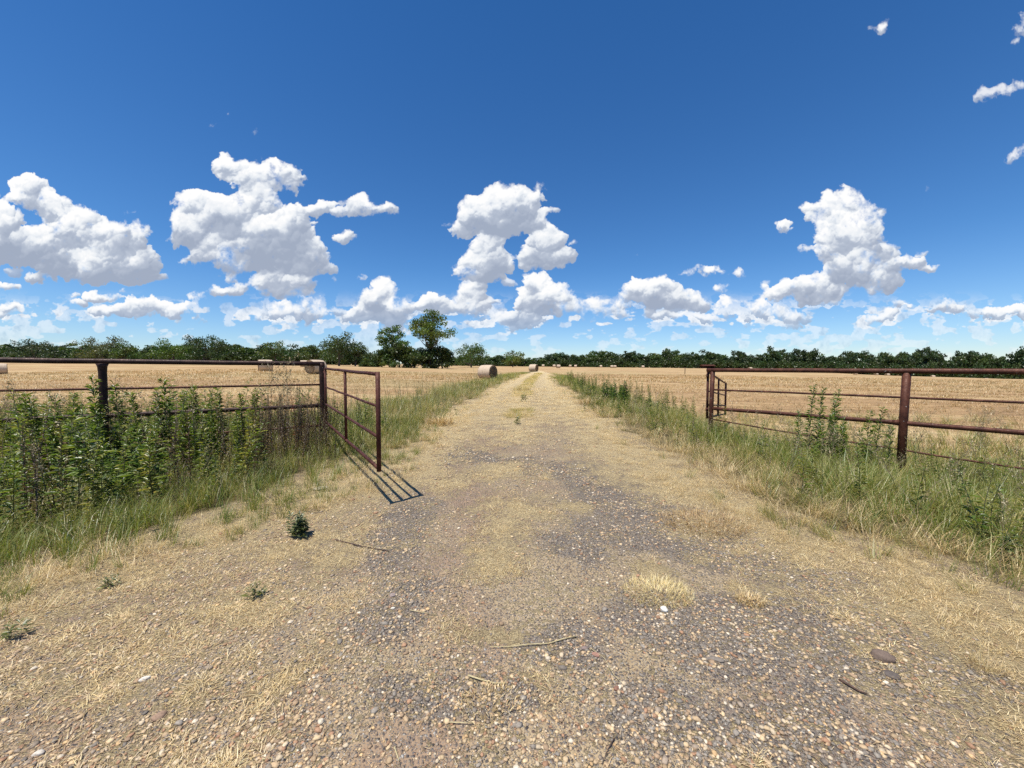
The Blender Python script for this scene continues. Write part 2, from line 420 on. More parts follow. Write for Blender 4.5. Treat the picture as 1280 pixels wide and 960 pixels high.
def zones(x, y):
    inn, dl, dr = road_d(x, y)
    road = sst(inn, -.25, .25)
    gravel = blobs(x, y, GRAVEL) * road * (1 - .6 * sst(y, 8, 14))
    straw = blobs(x, y, STRAW)
    rim = np.clip(1.15 - np.abs(inn - .05) / 1.05, 0, 1)                 # flattened dry grass along both sides
    straw = np.maximum(np.maximum(straw * road, rim), .30 * sst(-x, .3, 2.0) * road)
    far = sst(y, 6.5, 11) * road
    xm = (np.interp(y, _YL, _XL) + np.interp(y, _YR, _XR)) / 2
    mid = np.clip(1 - np.abs(x - xm + .2) / .6, 0, 1)
    straw = np.maximum(straw, far * (.68 + .45 * mid))
    # the mown field starts some metres off the track
    out = -inn
    lim = np.where(dl < dr, 2.9 + 2.2 * (1 - sst(y, 8, 16)) + 3 * (1 - sst(y, 5, 8)), 2.2 + 1.6 * (1 - sst(y, 10, 30)) + 2.4 * (1 - sst(y, 6, 11)))
    lim = lim * (1 - .8 * sst(y, 55, 110))
    lim = lim + (nzB(x, y, .35, 3) - .5) * 2.0
    field = sst(out - lim, -.3, .8) * sst(y, 6.0, 8.0)
    lf = (x < -4) | (x > 4.6)
    # behind the fences the field comes up to the weeds
    fieldL = sst(y - (7.6 + .30 * (x + 4)), 1.0, 2.4) * sst(-x, 5.0, 6.5)
    fieldR = sst(y - 9.0 + .15 * (x - 6), 1.0, 3.0) * sst(x, 5.5, 7.5)
    field = np.maximum(field, np.maximum(fieldL, fieldR))
    green = np.clip(sst(-inn, .35, 1.2) * (1 - field), 0, 1)
    return road, gravel, straw, field, green

# ================================================================== the ground: one sheet out past the horizon
def make_ground():
    na = 620
    th = np.concatenate([np.linspace(-180, -62, 40, endpoint=False), np.linspace(-62, 62, na, endpoint=False), np.linspace(62, 180, 40, endpoint=False)])
    th = np.radians(th)
    r = np.concatenate([[.25, .5, .8], 1.0 * 1.0135 ** np.arange(430), np.arange(335, 525, 15), [540, 620, 800, 1300, 2200, 4000, 8000]])
    r = np.sort(np.unique(r))
    A, Rr = np.meshgrid(th, r)
    X = (Rr * np.sin(A)).ravel(); Y = (Rr * np.cos(A)).ravel()
    yy = np.where(np.hypot(X, Y) > 520, Y / np.maximum(np.hypot(X, Y), 1) * 520, Y)
    xx = np.where(np.hypot(X, Y) > 520, X / np.maximum(np.hypot(X, Y), 1) * 520, X)
    Z = HT(xx, yy)
    Z = np.where(np.hypot(X, Y) > 520, Z - (np.hypot(X, Y) - 520) * .004, Z)
    n, m = len(r), len(th)
    i = np.arange(n - 1)[:, None] * m; j = np.arange(m)[None, :]
    j2 = (j + 1) % m
    F = np.stack([i + j, i + j2, i + m + j2, i + m + j], -1).reshape(-1, 4)
    F = F[:, ::-1]
    V = np.stack([X, Y, Z], 1)
    c = len(V); V = np.vstack([V, [0, 0, float(HT(0, 0))]])
    me = np_mesh('ground', V, F, smooth=True)
    road, gravel, straw, field, green = zones(V[:, 0], V[:, 1])
    for nm, a, b, cc in (('zoneA', road, gravel, straw), ('zoneB', field, green, green)):
        at = me.color_attributes.new(nm, 'FLOAT_COLOR', 'POINT')
        d = np.ones((len(V), 4), np.float32); d[:, 0] = a; d[:, 1] = b; d[:, 2] = cc
        at.data.foreach_set('color', d.ravel())
    return me
def ground_material():
    m = bpy.data.materials.new('ground'); m.use_nodes = True
    q = NT(m.node_tree); q.n.clear()
    o = q.n.new('ShaderNodeOutputMaterial'); bs = q.n.new('ShaderNodeBsdfPrincipled')
    q.l.new(bs.outputs[0], o.inputs['Surface'])
    geo = q.n.new('ShaderNodeNewGeometry').outputs['Position']
    fl = q.vmath('MULTIPLY', geo, (1, 1, 0))
    za = q.n.new('ShaderNodeAttribute'); za.attribute_name = 'zoneA'
    zb = q.n.new('ShaderNodeAttribute'); zb.attribute_name = 'zoneB'
    road, grav, straw = q.sep(za.outputs['Color']); field, green, _ = q.sep(zb.outputs['Color'])
    n1 = q.noise(fl, 3.0, 5, .6, '2D'); n2 = q.noise(fl, 22, 5, .7, '2D'); n3 = q.noise(fl, .6, 4, .6, '2D')
    n4 = q.noise(fl, 90, 3, .7, '2D')
    soil = q.ramp(q.math('ADD', q.math('MULTIPLY', n1, .5), q.math('MULTIPLY', n2, .5)), [(.30, (.22, .155, .090)), (.5, (.44, .335, .205)), (.7, (.60, .480, .315))])
    soil = q.mix(q.mapr(n3, .45, .65), soil, (.34, .235, .155))
    # stones of two sizes bedded in the soil
    wob = q.vmath('ADD', fl, q.vmath('SCALE', q.noise(fl, 30, 2, .5, '2D', color=True), .012))
    s1 = q.vor(wob, 58, 'F1', '2D'); s2 = q.vor(wob, 130, 'F1', '2D')
    pal = [(0, (.10, .085, .08)), (.18, (.17, .15, .145)), (.34, (.26, .215, .18)), (.5, (.20, .135, .105)), (.64, (.40, .32, .23)), (.8, (.155, .138, .128)), (.93, (.42, .37, .31)), (1, (.60, .56, .50))]
    c1 = q.sep(s1.outputs['Color']); c2 = q.sep(s2.outputs['Color'])
    st1 = q.ramp(c1[0], pal); st2 = q.ramp(c2[0], pal)
    m1 = q.mapr(s1.outputs['Distance'], .42, .30); m2 = q.mapr(s2.outputs['Distance'], .46, .34)
    has1 = q.math('GREATER_THAN', c1[1], q.mapr(grav, .0, .7, .62, .15)); has2 = q.math('GREATER_THAN', c2[1], q.mapr(grav, 0, .7, .40, .05))
    m1 = q.math('MULTIPLY', m1, has1); m2 = q.math('MULTIPLY', m2, has2)
    soil = q.mix(q.mapr(grav, .15, .6, 0, .75), soil, (.225, .195, .168))
    rd = q.mix(m2, soil, st2); rd = q.mix(m1, rd, st1)
    dark = q.mapr(q.math('ADD', grav, q.math('MULTIPLY', q.math('SUBTRACT', n2, .5), 2.0)), .20, .55)
    rd = q.mix(dark, rd, q.mix(1.0, rd, (.90, .90, .90), 'MULTIPLY'))
    # dry straw: fibres lying every way
    def fib(rot, sc_, loc):
        return q.noise(q.mapping(fl, rot=(0, 0, rot), scale=(1, sc_, 1), loc=loc), 34, 3, .8, '2D', dist=.5)
    f = q.math('MAXIMUM', q.math('MAXIMUM', fib(.3, 9, (0, 0, 0)), fib(1.5, 9, (3, 1, 0))), fib(2.5, 9, (7, 5, 0)))
    stc = q.ramp(f, [(.45, (.32, .215, .108)), (.56, (.60, .455, .235)), (.68, (.82, .670, .390))])
    ms = q.mapr(q.math('ADD', straw, q.math('ADD', q.math('MULTIPLY', q.math('SUBTRACT', n2, .5), 3.6), q.math('ADD', q.math('MULTIPLY', q.math('SUBTRACT', n4, .5), 2.2), q.math('MULTIPLY', q.math('SUBTRACT', n1, .5), 2.2)))), .14, .62)
    ms = q.math('MULTIPLY', ms, q.mapr(f, .40, .58, .45, 1))
    base = q.mix(ms, rd, stc)
    # ground under the weeds
    gcol = q.ramp(n2, [(.3, (.09, .07, .03)), (.55, (.21, .165, .080)), (.75, (.36, .285, .15))])
    base = q.mix(q.mapr(q.math('ADD', green, q.math('MULTIPLY', q.math('SUBTRACT', n1, .5), .8)), .3, .75), base, gcol)
    # mown hay field: windrow bands, reddish soil showing between the straw
    bandv = q.mapping(fl, rot=(0, 0, .10), scale=(.10, .55, 1))
    b1 = q.noise(bandv, 1.0, 5, .62, '2D', dist=.6)
    b2 = q.noise(q.mapping(fl, rot=(0, 0, -.25), scale=(.02, .12, 1)), 1.0, 4, .6, '2D', dist=.8)
    b3 = q.noise(q.mapping(fl, rot=(0, 0, .05), scale=(.5, 2.2, 1)), 1.4, 4, .7, '2D')
    ff = q.math('ADD', q.math('MULTIPLY', b1, .45), q.math('ADD', q.math('MULTIPLY', b2, .30), q.math('MULTIPLY', b3, .25)))
    fc = q.ramp(ff, [(.36, (.24, .140, .068)), (.45, (.34, .205, .098)), (.52, (.43, .285, .140)), (.62, (.56, .41, .220))])
    olive = q.mapr(q.noise(q.mapping(fl, scale=(.03, .09, 1)), 1.0, 3, .5, '2D'), .52, .68, 0, .45)
    fc = q.mix(olive, fc, (.30, .25, .11))
    fc = q.mix(q.mapr(n4, .3, .7, .0, .25), fc, (.60, .47, .27))
    base = q.mix(q.mapr(q.math('ADD', field, q.math('MULTIPLY', q.math('SUBTRACT', n1, .5), .5)), .3, .7), base, fc)
    q.l.new(base, bs.inputs['Base Color'])
    bs.inputs['Roughness'].default_value = .93
    bs.inputs['Specular IOR Level'].default_value = .15
    # relief
    hs = q.math('ADD', q.math('MULTIPLY', m1, q.mapr(s1.outputs['Distance'], .42, 0, .3, 1)), q.math('MULTIPLY', m2, .45))
    hh = q.math('ADD', q.math('MULTIPLY', hs, q.math('SUBTRACT', 1.0, field)), q.math('MULTIPLY', n2, 1.2))
    hh = q.math('ADD', hh, q.math('MULTIPLY', f, q.math('MULTIPLY', ms, 1.2)))
    bp = q.n.new('ShaderNodeBump'); bp.inputs['Strength'].default_value = .85; bp.inputs['Distance'].default_value = .014
    q.l.new(hh, bp.inputs['Height'])
    bp2 = q.n.new('ShaderNodeBump'); bp2.inputs['Strength'].default_value = .5; bp2.inputs['Distance'].default_value = .12
    q.l.new(q.math('MULTIPLY', b3, field), bp2.inputs['Height']); q.l.new(bp.outputs[0], bp2.inputs['Normal'])
    q.l.new(bp2.outputs[0], bs.inputs['Normal'])
    return m
ground = link('ground', make_ground(), ground_material())
tag(ground, kind='structure')

# ================================================================== rusty pipe fences and gates
def metal(name, c0, c1, c2, rough=.55):
    m = bpy.data.materials.new(name); m.use_nodes = True
    q = NT(m.node_tree); bs = m.node_tree.nodes['Principled BSDF']
    tcn = q.n.new('ShaderNodeTexCoord').outputs['Object']
    n = q.noise(tcn, 9, 6, .65); n2 = q.noise(tcn, 60, 3, .7)
    col = q.ramp(n, [(.32, c0), (.52, c1), (.70, c2)])
    col = q.mix(q.mapr(n2, .55, .75, 0, .5), col, (.15, .060, .036))
    # chalky bird-lime and scuffed flecks
    fl_ = q.noise(q.mapping(tcn, scale=(1, 1, 1)), 17, 2, .5)
    col = q.mix(q.mapr(fl_, .70, .76, 0, .55), col, (.42, .38, .34))
    q.l.new(col, bs.inputs['Base Color'])
    q.l.new(q.mapr(n2, .3, .7, rough - .12, rough + .2), bs.inputs['Roughness'])
    bs.inputs['Metallic'].default_value = .15
    bs.inputs['Specular IOR Level'].default_value = .25
    b = q.n.new('ShaderNodeBump'); b.inputs['Strength'].default_value = .4; b.inputs['Distance'].default_value = .004
    q.l.new(n2, b.inputs['Height']); q.l.new(b.outputs[0], bs.inputs['Normal'])
    return m
M_RUST = metal('rusty_pipe', (.040, .015, .011), (.085, .029, .017), (.14, .055, .033))
M_DARK = metal('shaded_pipe', (.020, .010, .009), (.040, .018, .014), (.085, .048, .038), .5)  # darker copy of the rust, the left fence's shade put into its colour
M_GATE = metal('gate_paint', (.038, .012, .009), (.070, .021, .015), (.13, .055, .038), .6)

def pipe_mesh(name, pts, rad, seg=14, caps=True, weld=0):
    """a tube along pts; rad is one radius or one per point"""
    P = [Vector(p) for p in pts]
    if not isinstance(rad, (list, tuple)): rad = [rad] * len(P)
    bm = bmesh.new(); rings = []
    d0 = (P[1] - P[0]).normalized()
    up = Vector((0, 0, 1)) if abs(d0.z) < .9 else Vector((1, 0, 0))
    for i, p in enumerate(P):
        d = ((P[min(i + 1, len(P) - 1)] - P[max(i - 1, 0)])).normalized()
        a = d.cross(up).normalized(); b = a.cross(d).normalized()
        rings.append([bm.verts.new(p + a * math.cos(2 * math.pi * k / seg) * rad[i] + b * math.sin(2 * math.pi * k / seg) * rad[i]) for k in range(seg)])
    for r0, r1 in zip(rings, rings[1:]):
        for k in range(seg):
            bm.faces.new((r0[k], r0[(k + 1) % seg], r1[(k + 1) % seg], r1[k]))
    if caps:
        bm.faces.new(rings[0][::-1]); bm.faces.new(rings[-1])
    bmesh.ops.recalc_face_normals(bm, faces=bm.faces)
    for f in bm.faces: f.smooth = len(f.verts) == 4
    me = bpy.data.meshes.new(name); bm.to_mesh(me); bm.free()
    return me
def bent(a, b, n=9, sag=0.0, wob=.004, seed=0):
    rr = random.Random(seed); a = Vector(a); b = Vector(b); out = []
    for i in range(n + 1):
        t = i / n; p = a.lerp(b, t); p.z -= sag * 4 * t * (1 - t)
        if 0 < i < n: p += Vector((rr.uniform(-wob, wob), rr.uniform(-wob, wob), rr.uniform(-wob, wob)))
        out.append(p)
    return out
def gz(x, y): return float(HT(x, y))

def make_left_fence():
    root = empty('pipe_fence', (-3.75, 7.6, gz(-3.75, 7.6)))
    tag(root, 'dark pipe fence on the left, its shade put into the pipe colour, rising out of the tall green weeds', 'fence')
    bpy.context.view_layer.update()
    inv = Matrix.Translation(-root.location)
    def add(nm, me, mat=M_DARK, par=root):
        me.transform(inv); return link(nm, me, mat, par)
    D = Vector((-3.75, 7.6, 0)); C = Vector((-6.52, 6.13, 0)); st = C - D
    posts = [D, C, C + st, C + 2 * st]
    ztop = [1.58, 1.608, 1.63, 1.65]
    for i, p in enumerate(posts):
        g = gz(p.x, p.y); r = .052
        zt = ztop[i] - (.035 if i else -.012)
        add('post', pipe_mesh('post', [(p.x, p.y, g - .3), (p.x, p.y, .6), (p.x, p.y, zt - .14), (p.x, p.y, zt - .05), (p.x, p.y, zt)],
                              [r, r, r, r * (1.12 if i else 1), r * (1.5 if i else 1)], 18))
    def rail(nm, zs, r, ext0=0.0, seed=1, mat=M_DARK):
        pp = []
        ps = [D - st.normalized() * ext0] + posts[1:] + [posts[-1] + st]
        for i in range(len(ps) - 1):
            z0 = zs[min(i, 3)]; z1 = zs[min(i + 1, 3)]
            seg = bent((ps[i].x, ps[i].y, z0), (ps[i + 1].x, ps[i + 1].y, z1), 6, 0, .003, seed + i)
            pp += seg if i == 0 else seg[1:]
        return add(nm, pipe_mesh(nm, pp, r), mat)
    rail('top_rail', ztop, .042, .045)
    rail('middle_rail', [1.172, 1.168, 1.17, 1.17], .019, .0, 5, M_RUST)
    rail('lower_rail', [.76, .735, .73, .72], .038, .0, 9)
    rail('bottom_rail', [.36, .33, .32, .31], .019, .0, 13, M_RUST)
    return root
def make_right_fence():
    A = Vector((4.47, 8.6, 0)); B = Vector((6.40, 6.26, 0)); st = B - A
    root = empty('pipe_fence', (A.x, A.y, gz(A.x, A.y)))
    tag(root, 'reddish rusty pipe fence on the right, standing clear above dry grass', 'fence')
    inv = Matrix.Translation(-root.location)
    def add(nm, me, mat=M_RUST, par=root):
        me.transform(inv); return link(nm, me, mat, par)
    posts = [A, B, B + st, B + 2 * st]
    zt = [1.452, 1.450, 1.448, 1.45]
    lean = [(.015, 0), (.02, 0), (0, 0), (0, 0)]
    for i, p in enumerate(posts):
        g = gz(p.x, p.y); r = (.047, .056, .056, .056)[i]
        z1 = zt[i] - .03
        add('post', pipe_mesh('post', [(p.x - lean[i][0], p.y, g - .3), (p.x, p.y, .7), (p.x + lean[i][0], p.y, z1)], r, 18))
    def chain(nm, zs, r, ext=0.0, seed=20, sag=0, wob=.003):
        ps = [A - st.normalized() * ext] + posts[1:] + [posts[-1] + st]; pp = []
        for i in range(len(ps) - 1):
            seg = bent((ps[i].x, ps[i].y, zs[min(i, 3)]), (ps[i + 1].x, ps[i + 1].y, zs[min(i + 1, 3)]), 8, sag, wob, seed + i)
            pp += seg if i == 0 else seg[1:]
        return add(nm, pipe_mesh(nm, pp, r), M_RUST)
    chain('top_rail', zt, .043, .11)
    chain('middle_rail', [1.017, 1.020, 1.02, 1.02], .019, 0, 30)
    chain('lower_rail', [.597, .600, .58, .58], .038, 0, 40)
    chain('bottom_rail', [.356, .16, .02, -.05], .0145, 0, 50, .02, .006)
    # weld stubs where the lower pipe meets the post
    add('weld_collar', pipe_mesh('weld_collar', [B - st.normalized() * .13 + Vector((0, 0, .6)), B - st.normalized() * .045 + Vector((0, 0, .6))], [.041, .05], 14))
    return root
def make_gate(H, E, zH, zE, tmid, label, top_r=.019, nm='pipe_gate'):
    """H hinge end, E free end (plan); zH, zE the heights of the four bars at each end"""
    root = empty(nm, (H[0], H[1], gz(H[0], H[1])))
    tag(root, label, 'gate')
    inv = Matrix.Translation(-root.location)
    def add(n_, me, mat=M_GATE):
        me.transform(inv); return link(n_, me, mat, root)
    Hv, Ev = Vector((H[0], H[1], 0)), Vector((E[0], E[1], 0))
    for i in range(4):
        a = Hv + Vector((0, 0, zH[i])); b = Ev + Vector((0, 0, zE[i]))
        r = (top_r * 1.15, top_r * .8, top_r, top_r * 1.1)[i]
        add('bar', pipe_mesh('bar', bent(a, b, 8, 0, .003, 70 + i), r, 10))
    for t, r in ((0, top_r * 1.25), (tmid, top_r * 1.15), (1, top_r * 1.35)):
        p = Hv.lerp(Ev, t)
        zt = zH[0] + (zE[0] - zH[0]) * t; zb = zH[3] + (zE[3] - zH[3]) * t
        add('upright', pipe_mesh('upright', [(p.x, p.y, zb - .028), (p.x, p.y, zt + (.028 if t == 1 else .0))], r, 12))
    for z in (zH[0] - .12, zH[3] + .15):      # hinge eyes round the post side
        p = Hv + (Hv - Ev).normalized() * .03
        add('hinge', pipe_mesh('hinge', [(p.x, p.y, z), (p.x, p.y, z + .07)], .032, 12))
    return root
make_left_fence()
make_right_fence()
gate_left = make_gate((-3.60, 7.42), (-1.445, 4.14), (1.49, 1.135, .80, .45), (1.432, 1.087, .752, .405), .52,
          'rust-brown four-bar gate swung open towards the viewer beside the gravel, its shadow on the track', .0185)
gate_right = make_gate((4.44, 8.72), (6.72, 12.08), (1.41, .98, .66, .38), (1.01, .64, .32, .05), .52,
          'sagging rust-brown gate seen edge-on behind the first post of the right fence', .021)


# ================================================================== foliage material: leaf colour varies from leaf to leaf
def leafy(name, trans=.35, rough=.6, gain=(1, 1, 1), gloss=.04, through=(1.15, 1.25, .55)):
    m = bpy.data.materials.new(name); m.use_nodes = True
    q = NT(m.node_tree); q.n.clear()
    o = q.n.new('ShaderNodeOutputMaterial')
    at = q.n.new('ShaderNodeAttribute'); at.attribute_name = 'tint'
    col = q.mix(1.0, at.outputs['Color'], gain, 'MULTIPLY')
    df = q.n.new('ShaderNodeBsdfDiffuse'); tr = q.n.new('ShaderNodeBsdfTranslucent')
    q.l.new(col, df.inputs[0]); q.l.new(q.mix(1.0, col, through, 'MULTIPLY'), tr.inputs[0])
    a = q.n.new('ShaderNodeMixShader'); a.inputs[0].default_value = trans
    q.l.new(df.outputs[0], a.inputs[1]); q.l.new(tr.outputs[0], a.inputs[2])
    gl = q.n.new('ShaderNodeBsdfGlossy'); gl.inputs['Roughness'].default_value = .42
    b = q.n.new('ShaderNodeMixShader'); b.inputs[0].default_value = gloss
    q.l.new(a.outputs[0], b.inputs[1]); q.l.new(gl.outputs[0], b.inputs[2])
    q.l.new(b.outputs[0], o.inputs['Surface'])
    return m
M_LEAF = leafy('tree_leaves', .34, gain=(1.65, 1.62, 1.25))
M_WEED = leafy('weed_leaves', .38, gloss=.07)
M_GRASS = leafy('grass_blades', .35, gloss=.05)
M_DRY = leafy('dry_straw', .25, gloss=.05, through=(1.1, .95, .70))
def bark_mat():
    m = bpy.data.materials.new('bark'); m.use_nodes = True
    q = NT(m.node_tree); bs = m.node_tree.nodes['Principled BSDF']
    g = q.n.new('ShaderNodeTexCoord').outputs['Object']
    n = q.noise(q.mapping(g, scale=(1, 1, .2)), 6, 5, .7)
    q.l.new(q.ramp(n, [(.35, (.055, .042, .032)), (.65, (.16, .13, .10))]), bs.inputs['Base Color'])
    bs.inputs['Roughness'].default_value = .9
    return m
M_BARK = bark_mat()

def tube_np(pts, rads, seg=6):
    P = np.array(pts, float); n = len(P)
    T = np.gradient(P, axis=0); T /= np.linalg.norm(T, axis=1)[:, None] + 1e-9
    up = np.where(np.abs(T[:, 2:3]) > .9, np.array([[1., 0, 0]]), np.array([[0, 0, 1.]]))
    A = np.cross(T, up); A /= np.linalg.norm(A, axis=1)[:, None] + 1e-9
    B = np.cross(A, T)
    a = np.arange(seg) / seg * 2 * math.pi
    V = P[:, None] + (A[:, None] * np.cos(a)[None, :, None] + B[:, None] * np.sin(a)[None, :, None]) * np.array(rads)[:, None, None]
    V = V.reshape(-1, 3); F = []
    for i in range(n - 1):
        for k in range(seg):
            a0 = i * seg + k; a1 = i * seg + (k + 1) % seg
            F += [(a0, a1, a1 + seg), (a0, a1 + seg, a0 + seg)]
    return V, np.array(F)
def join(parts):
    V = []; F = []; C = []; o = 0
    for p in parts:
        V.append(p[0]); F.append(p[1] + o); o += len(p[0])
        if len(p) > 2: C.append(p[2])
    return np.vstack(V), np.vstack(F), (np.vstack(C) if C else None)
def leaves_np(C, size, col, rng, flat=.0, var=.35):
    """triangular/kite leaf sprays at centres C"""
    n = len(C)
    N = rng.normal(size=(n, 3)); N[:, 2] += flat; N /= np.linalg.norm(N, axis=1)[:, None]
    T = np.cross(N, rng.normal(size=(n, 3))); T /= np.linalg.norm(T, axis=1)[:, None] + 1e-9
    B = np.cross(N, T)
    s = size * (.6 + .8 * rng.random(n))[:, None]
    p0 = C - T * s * .5; p1 = C + B * s * .36 + N * s * .1; p2 = C + T * s * .55; p3 = C - B * s * .36 + N * s * .1
    V = np.stack([p0, p1, p2, p3], 1).reshape(-1, 3)
    i = np.arange(n)[:, None] * 4
    F = np.vstack([i + [0, 1, 2], i + [0, 2, 3]])
    c = np.array(col)[None] * (1 + var * rng.normal(size=(n, 1)) * .5) if np.ndim(col) == 1 else col
    c = np.clip(c, .004, 1)
    return V, F, np.repeat(c, 4, 0)
def tree_np(h, w, seed, base=.12, kind='round', nleaf=3300, leaf=.42, col=(.050, .085, .022), gap=.35):
    """returns (trunk V,F), (crown V,F,tint)"""
    rng = np.random.default_rng(seed)
    tr = []
    top = np.array([rng.normal() * .04 * w, rng.normal() * .04 * w, h * .80])
    tp = [np.array([0, 0, -.3]), np.array([rng.normal() * .02 * w, 0, h * .22]), top * .6 + [rng.normal() * .03 * w, rng.normal() * .03 * w, 0], top]
    r0 = h * .022 + .05
    tr.append(tube_np(tp, [r0 * 1.25, r0, r0 * .6, r0 * .15], 7))
    ncl = {'round': 46, 'tall': 60, 'airy': 52, 'bush': 34}[kind]
    cs = []; sz = []
    for k in range(ncl):
        for _ in range(30):
            d = rng.normal(size=3); d /= np.linalg.norm(d)
            rr = rng.random() ** .42
            t = (d[2] * rr + 1) / 2
            if kind == 'round': env = math.sin(math.pi * min(max(t * .86 + .10, 0), 1)) ** .55
            elif kind == 'tall': env = math.sin(math.pi * (t * .8 + .12)) ** .8
            elif kind == 'airy': env = (.55 + .45 * math.sin(t * 9 + seed)) * math.sin(math.pi * (t * .75 + .18)) ** .5
            else: env = math.sqrt(max(0, 1 - (t * .9) ** 2))
            if env > .12: break
        z = h * (base + (1 - base) * t * .97)
        q = d[:2] / (np.linalg.norm(d[:2]) + 1e-6) * rr * env * w * .5 * (1 + .22 * rng.normal())
        cs.append([q[0] + top[0] * t, q[1] + top[1] * t, z]); sz.append(w * (.085 + .08 * rng.random()) * {'bush': 1.45, 'round': 1.2}.get(kind, 1))
    cs = np.array(cs); sz = np.array(sz)
    if kind != 'bush':
        for k in range(min(ncl, 26)):
            c = cs[k]; t = min(max(c[2] / h - .22, .12), .78)
            s0 = np.array([top[0] * t, top[1] * t, h * t * .95])
            md = (s0 + c) / 2 + [0, 0, -h * .02]
            tr.append(tube_np([s0, md, c], [r0 * .38, r0 * .22, r0 * .07], 4))
    wts = sz ** 2 / np.sum(sz ** 2)
    idx = rng.choice(ncl, nleaf, p=wts)
    o = rng.normal(size=(nleaf, 3)); o /= np.linalg.norm(o, axis=1)[:, None]
    o *= (rng.random((nleaf, 1)) ** .45) * sz[idx][:, None]
    o[:, 2] *= .72; o[:, :2] *= 1.15
    P = cs[idx] + o
    cv = (1 + .22 * rng.normal(size=(ncl, 1)))[idx]
    hue = rng.normal(size=(ncl, 1))[idx] * .10
    c = np.array(col)[None] * np.clip(cv, .55, 1.6) * (1 + .22 * rng.normal(size=(nleaf, 1)))
    c = c * np.hstack([1 + hue, np.ones_like(hue), 1 - hue])
    L = leaves_np(P, leaf, c, rng)
    tv = join(tr)
    return tv, L
def build_tree(name, h, w, seed, loc, label, group=None, one=False, **kw):
    tv, L = tree_np(h, w, seed, **kw)
    if one:                 # too small in the photograph to show trunk and crown apart
        V = np.vstack([L[0], tv[0]]); F = np.vstack([L[1], tv[1] + len(L[0])])
        me = np_mesh(name, V, F, col=np.vstack([np.clip(L[2], .004, 1), np.full((len(tv[0]), 3), .05)]), mats=np.r_[np.zeros(len(L[1])), np.ones(len(tv[1]))])
        o = link(name, me, [M_LEAF, M_BARK]); o.location = loc
    else:
        o = empty(name, loc)
        link('trunk', np_mesh('trunk', tv[0], tv[1], smooth=True), M_BARK, o)
        link('crown', np_mesh('crown', L[0], L[1], col=np.clip(L[2], .004, 1)), M_LEAF, o)
    tag(o, label, 'tree' if 'tree' in name else 'shrub', group)
    return o
def far(px, z):
    u = (px - 640) / 481.0
    return Vector((u * z, z, float(HT(u * z, z))))
def tree_at(px, z, top, wpx, seed, label, name='tree', group=None, **kw):
    p = far(px, z); h = (460 - top) / 481 * z + EYE - p.z; w = wpx / 481 * z
    return build_tree(name, h, w, seed, p, label, group, **kw)
# the clump in the middle of the field edge
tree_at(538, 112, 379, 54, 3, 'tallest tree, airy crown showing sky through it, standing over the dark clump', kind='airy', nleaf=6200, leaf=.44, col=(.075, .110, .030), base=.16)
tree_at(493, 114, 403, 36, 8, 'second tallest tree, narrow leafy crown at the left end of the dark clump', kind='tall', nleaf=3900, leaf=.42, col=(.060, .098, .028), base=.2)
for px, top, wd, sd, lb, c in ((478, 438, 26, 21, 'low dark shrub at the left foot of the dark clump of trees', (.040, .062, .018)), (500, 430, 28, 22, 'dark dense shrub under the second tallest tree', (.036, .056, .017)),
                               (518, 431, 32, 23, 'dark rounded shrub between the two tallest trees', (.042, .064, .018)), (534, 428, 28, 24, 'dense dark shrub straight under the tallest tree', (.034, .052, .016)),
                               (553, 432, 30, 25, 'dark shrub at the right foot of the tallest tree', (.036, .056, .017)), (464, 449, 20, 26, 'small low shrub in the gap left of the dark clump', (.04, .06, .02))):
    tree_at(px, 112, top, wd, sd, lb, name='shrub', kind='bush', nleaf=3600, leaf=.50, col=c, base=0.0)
tree_at(589, 150, 429, 40, 31, 'round-topped tree standing between the dark clump and the nearest hay bale', kind='round', nleaf=3300, leaf=.5, col=(.050, .080, .024), base=.15)
tree_at(641, 190, 437, 25, 32, 'small olive-green rounded tree in front of the far treeline, left of the second bale', kind='round', nleaf=2250, leaf=.6, col=(.085, .105, .028), base=.05)
tree_at(424, 128, 416, 48, 33, 'broad flat-topped dark tree with visible trunks, behind the left gate post', kind='round', nleaf=3900, leaf=.46, col=(.036, .058, .018), base=.22)
tree_at(444, 132, 426, 26, 34, 'dark tree leaning against the right side of the broad flat-topped tree', kind='round', nleaf=2100, leaf=.46, col=(.034, .054, .018), base=.1)
tree_at(391, 136, 427, 34, 35, 'thin open tree left of the broad flat-topped tree', kind='airy', nleaf=1800, leaf=.45, col=(.042, .064, .022), base=.15)
tree_at(345, 160, 426, 30, 36, 'bushy tree above the left fence rail, behind the bale seen side-on', kind='round', nleaf=2400, leaf=.5, col=(.048, .074, .022), base=.03)
tree_at(256, 165, 417, 42, 37, 'dark pointed tree, highest of the treeline behind the left fence', kind='tall', nleaf=3900, leaf=.5, col=(.028, .050, .018), base=.04)
tree_at(217, 165, 425, 40, 38, 'rounded bright green tree just left of the dark pointed tree', kind='round', nleaf=3600, leaf=.5, col=(.052, .092, .022), base=.02)
tree_at(130, 165, 422, 44, 39, 'brownish ragged-topped tree above the left fence post', kind='round', nleaf=3300, leaf=.5, col=(.062, .070, .032), base=.03)
tree_at(158, 168, 428, 34, 40, 'green tree touching the right side of the brownish ragged tree', kind='round', nleaf=2700, leaf=.5, col=(.048, .080, .022), base=.02)
tree_at(44, 185, 424, 36, 41, 'smooth domed dark tree near the left end of the treeline', kind='round', nleaf=3300, leaf=.55, col=(.024, .040, .020), base=.02)
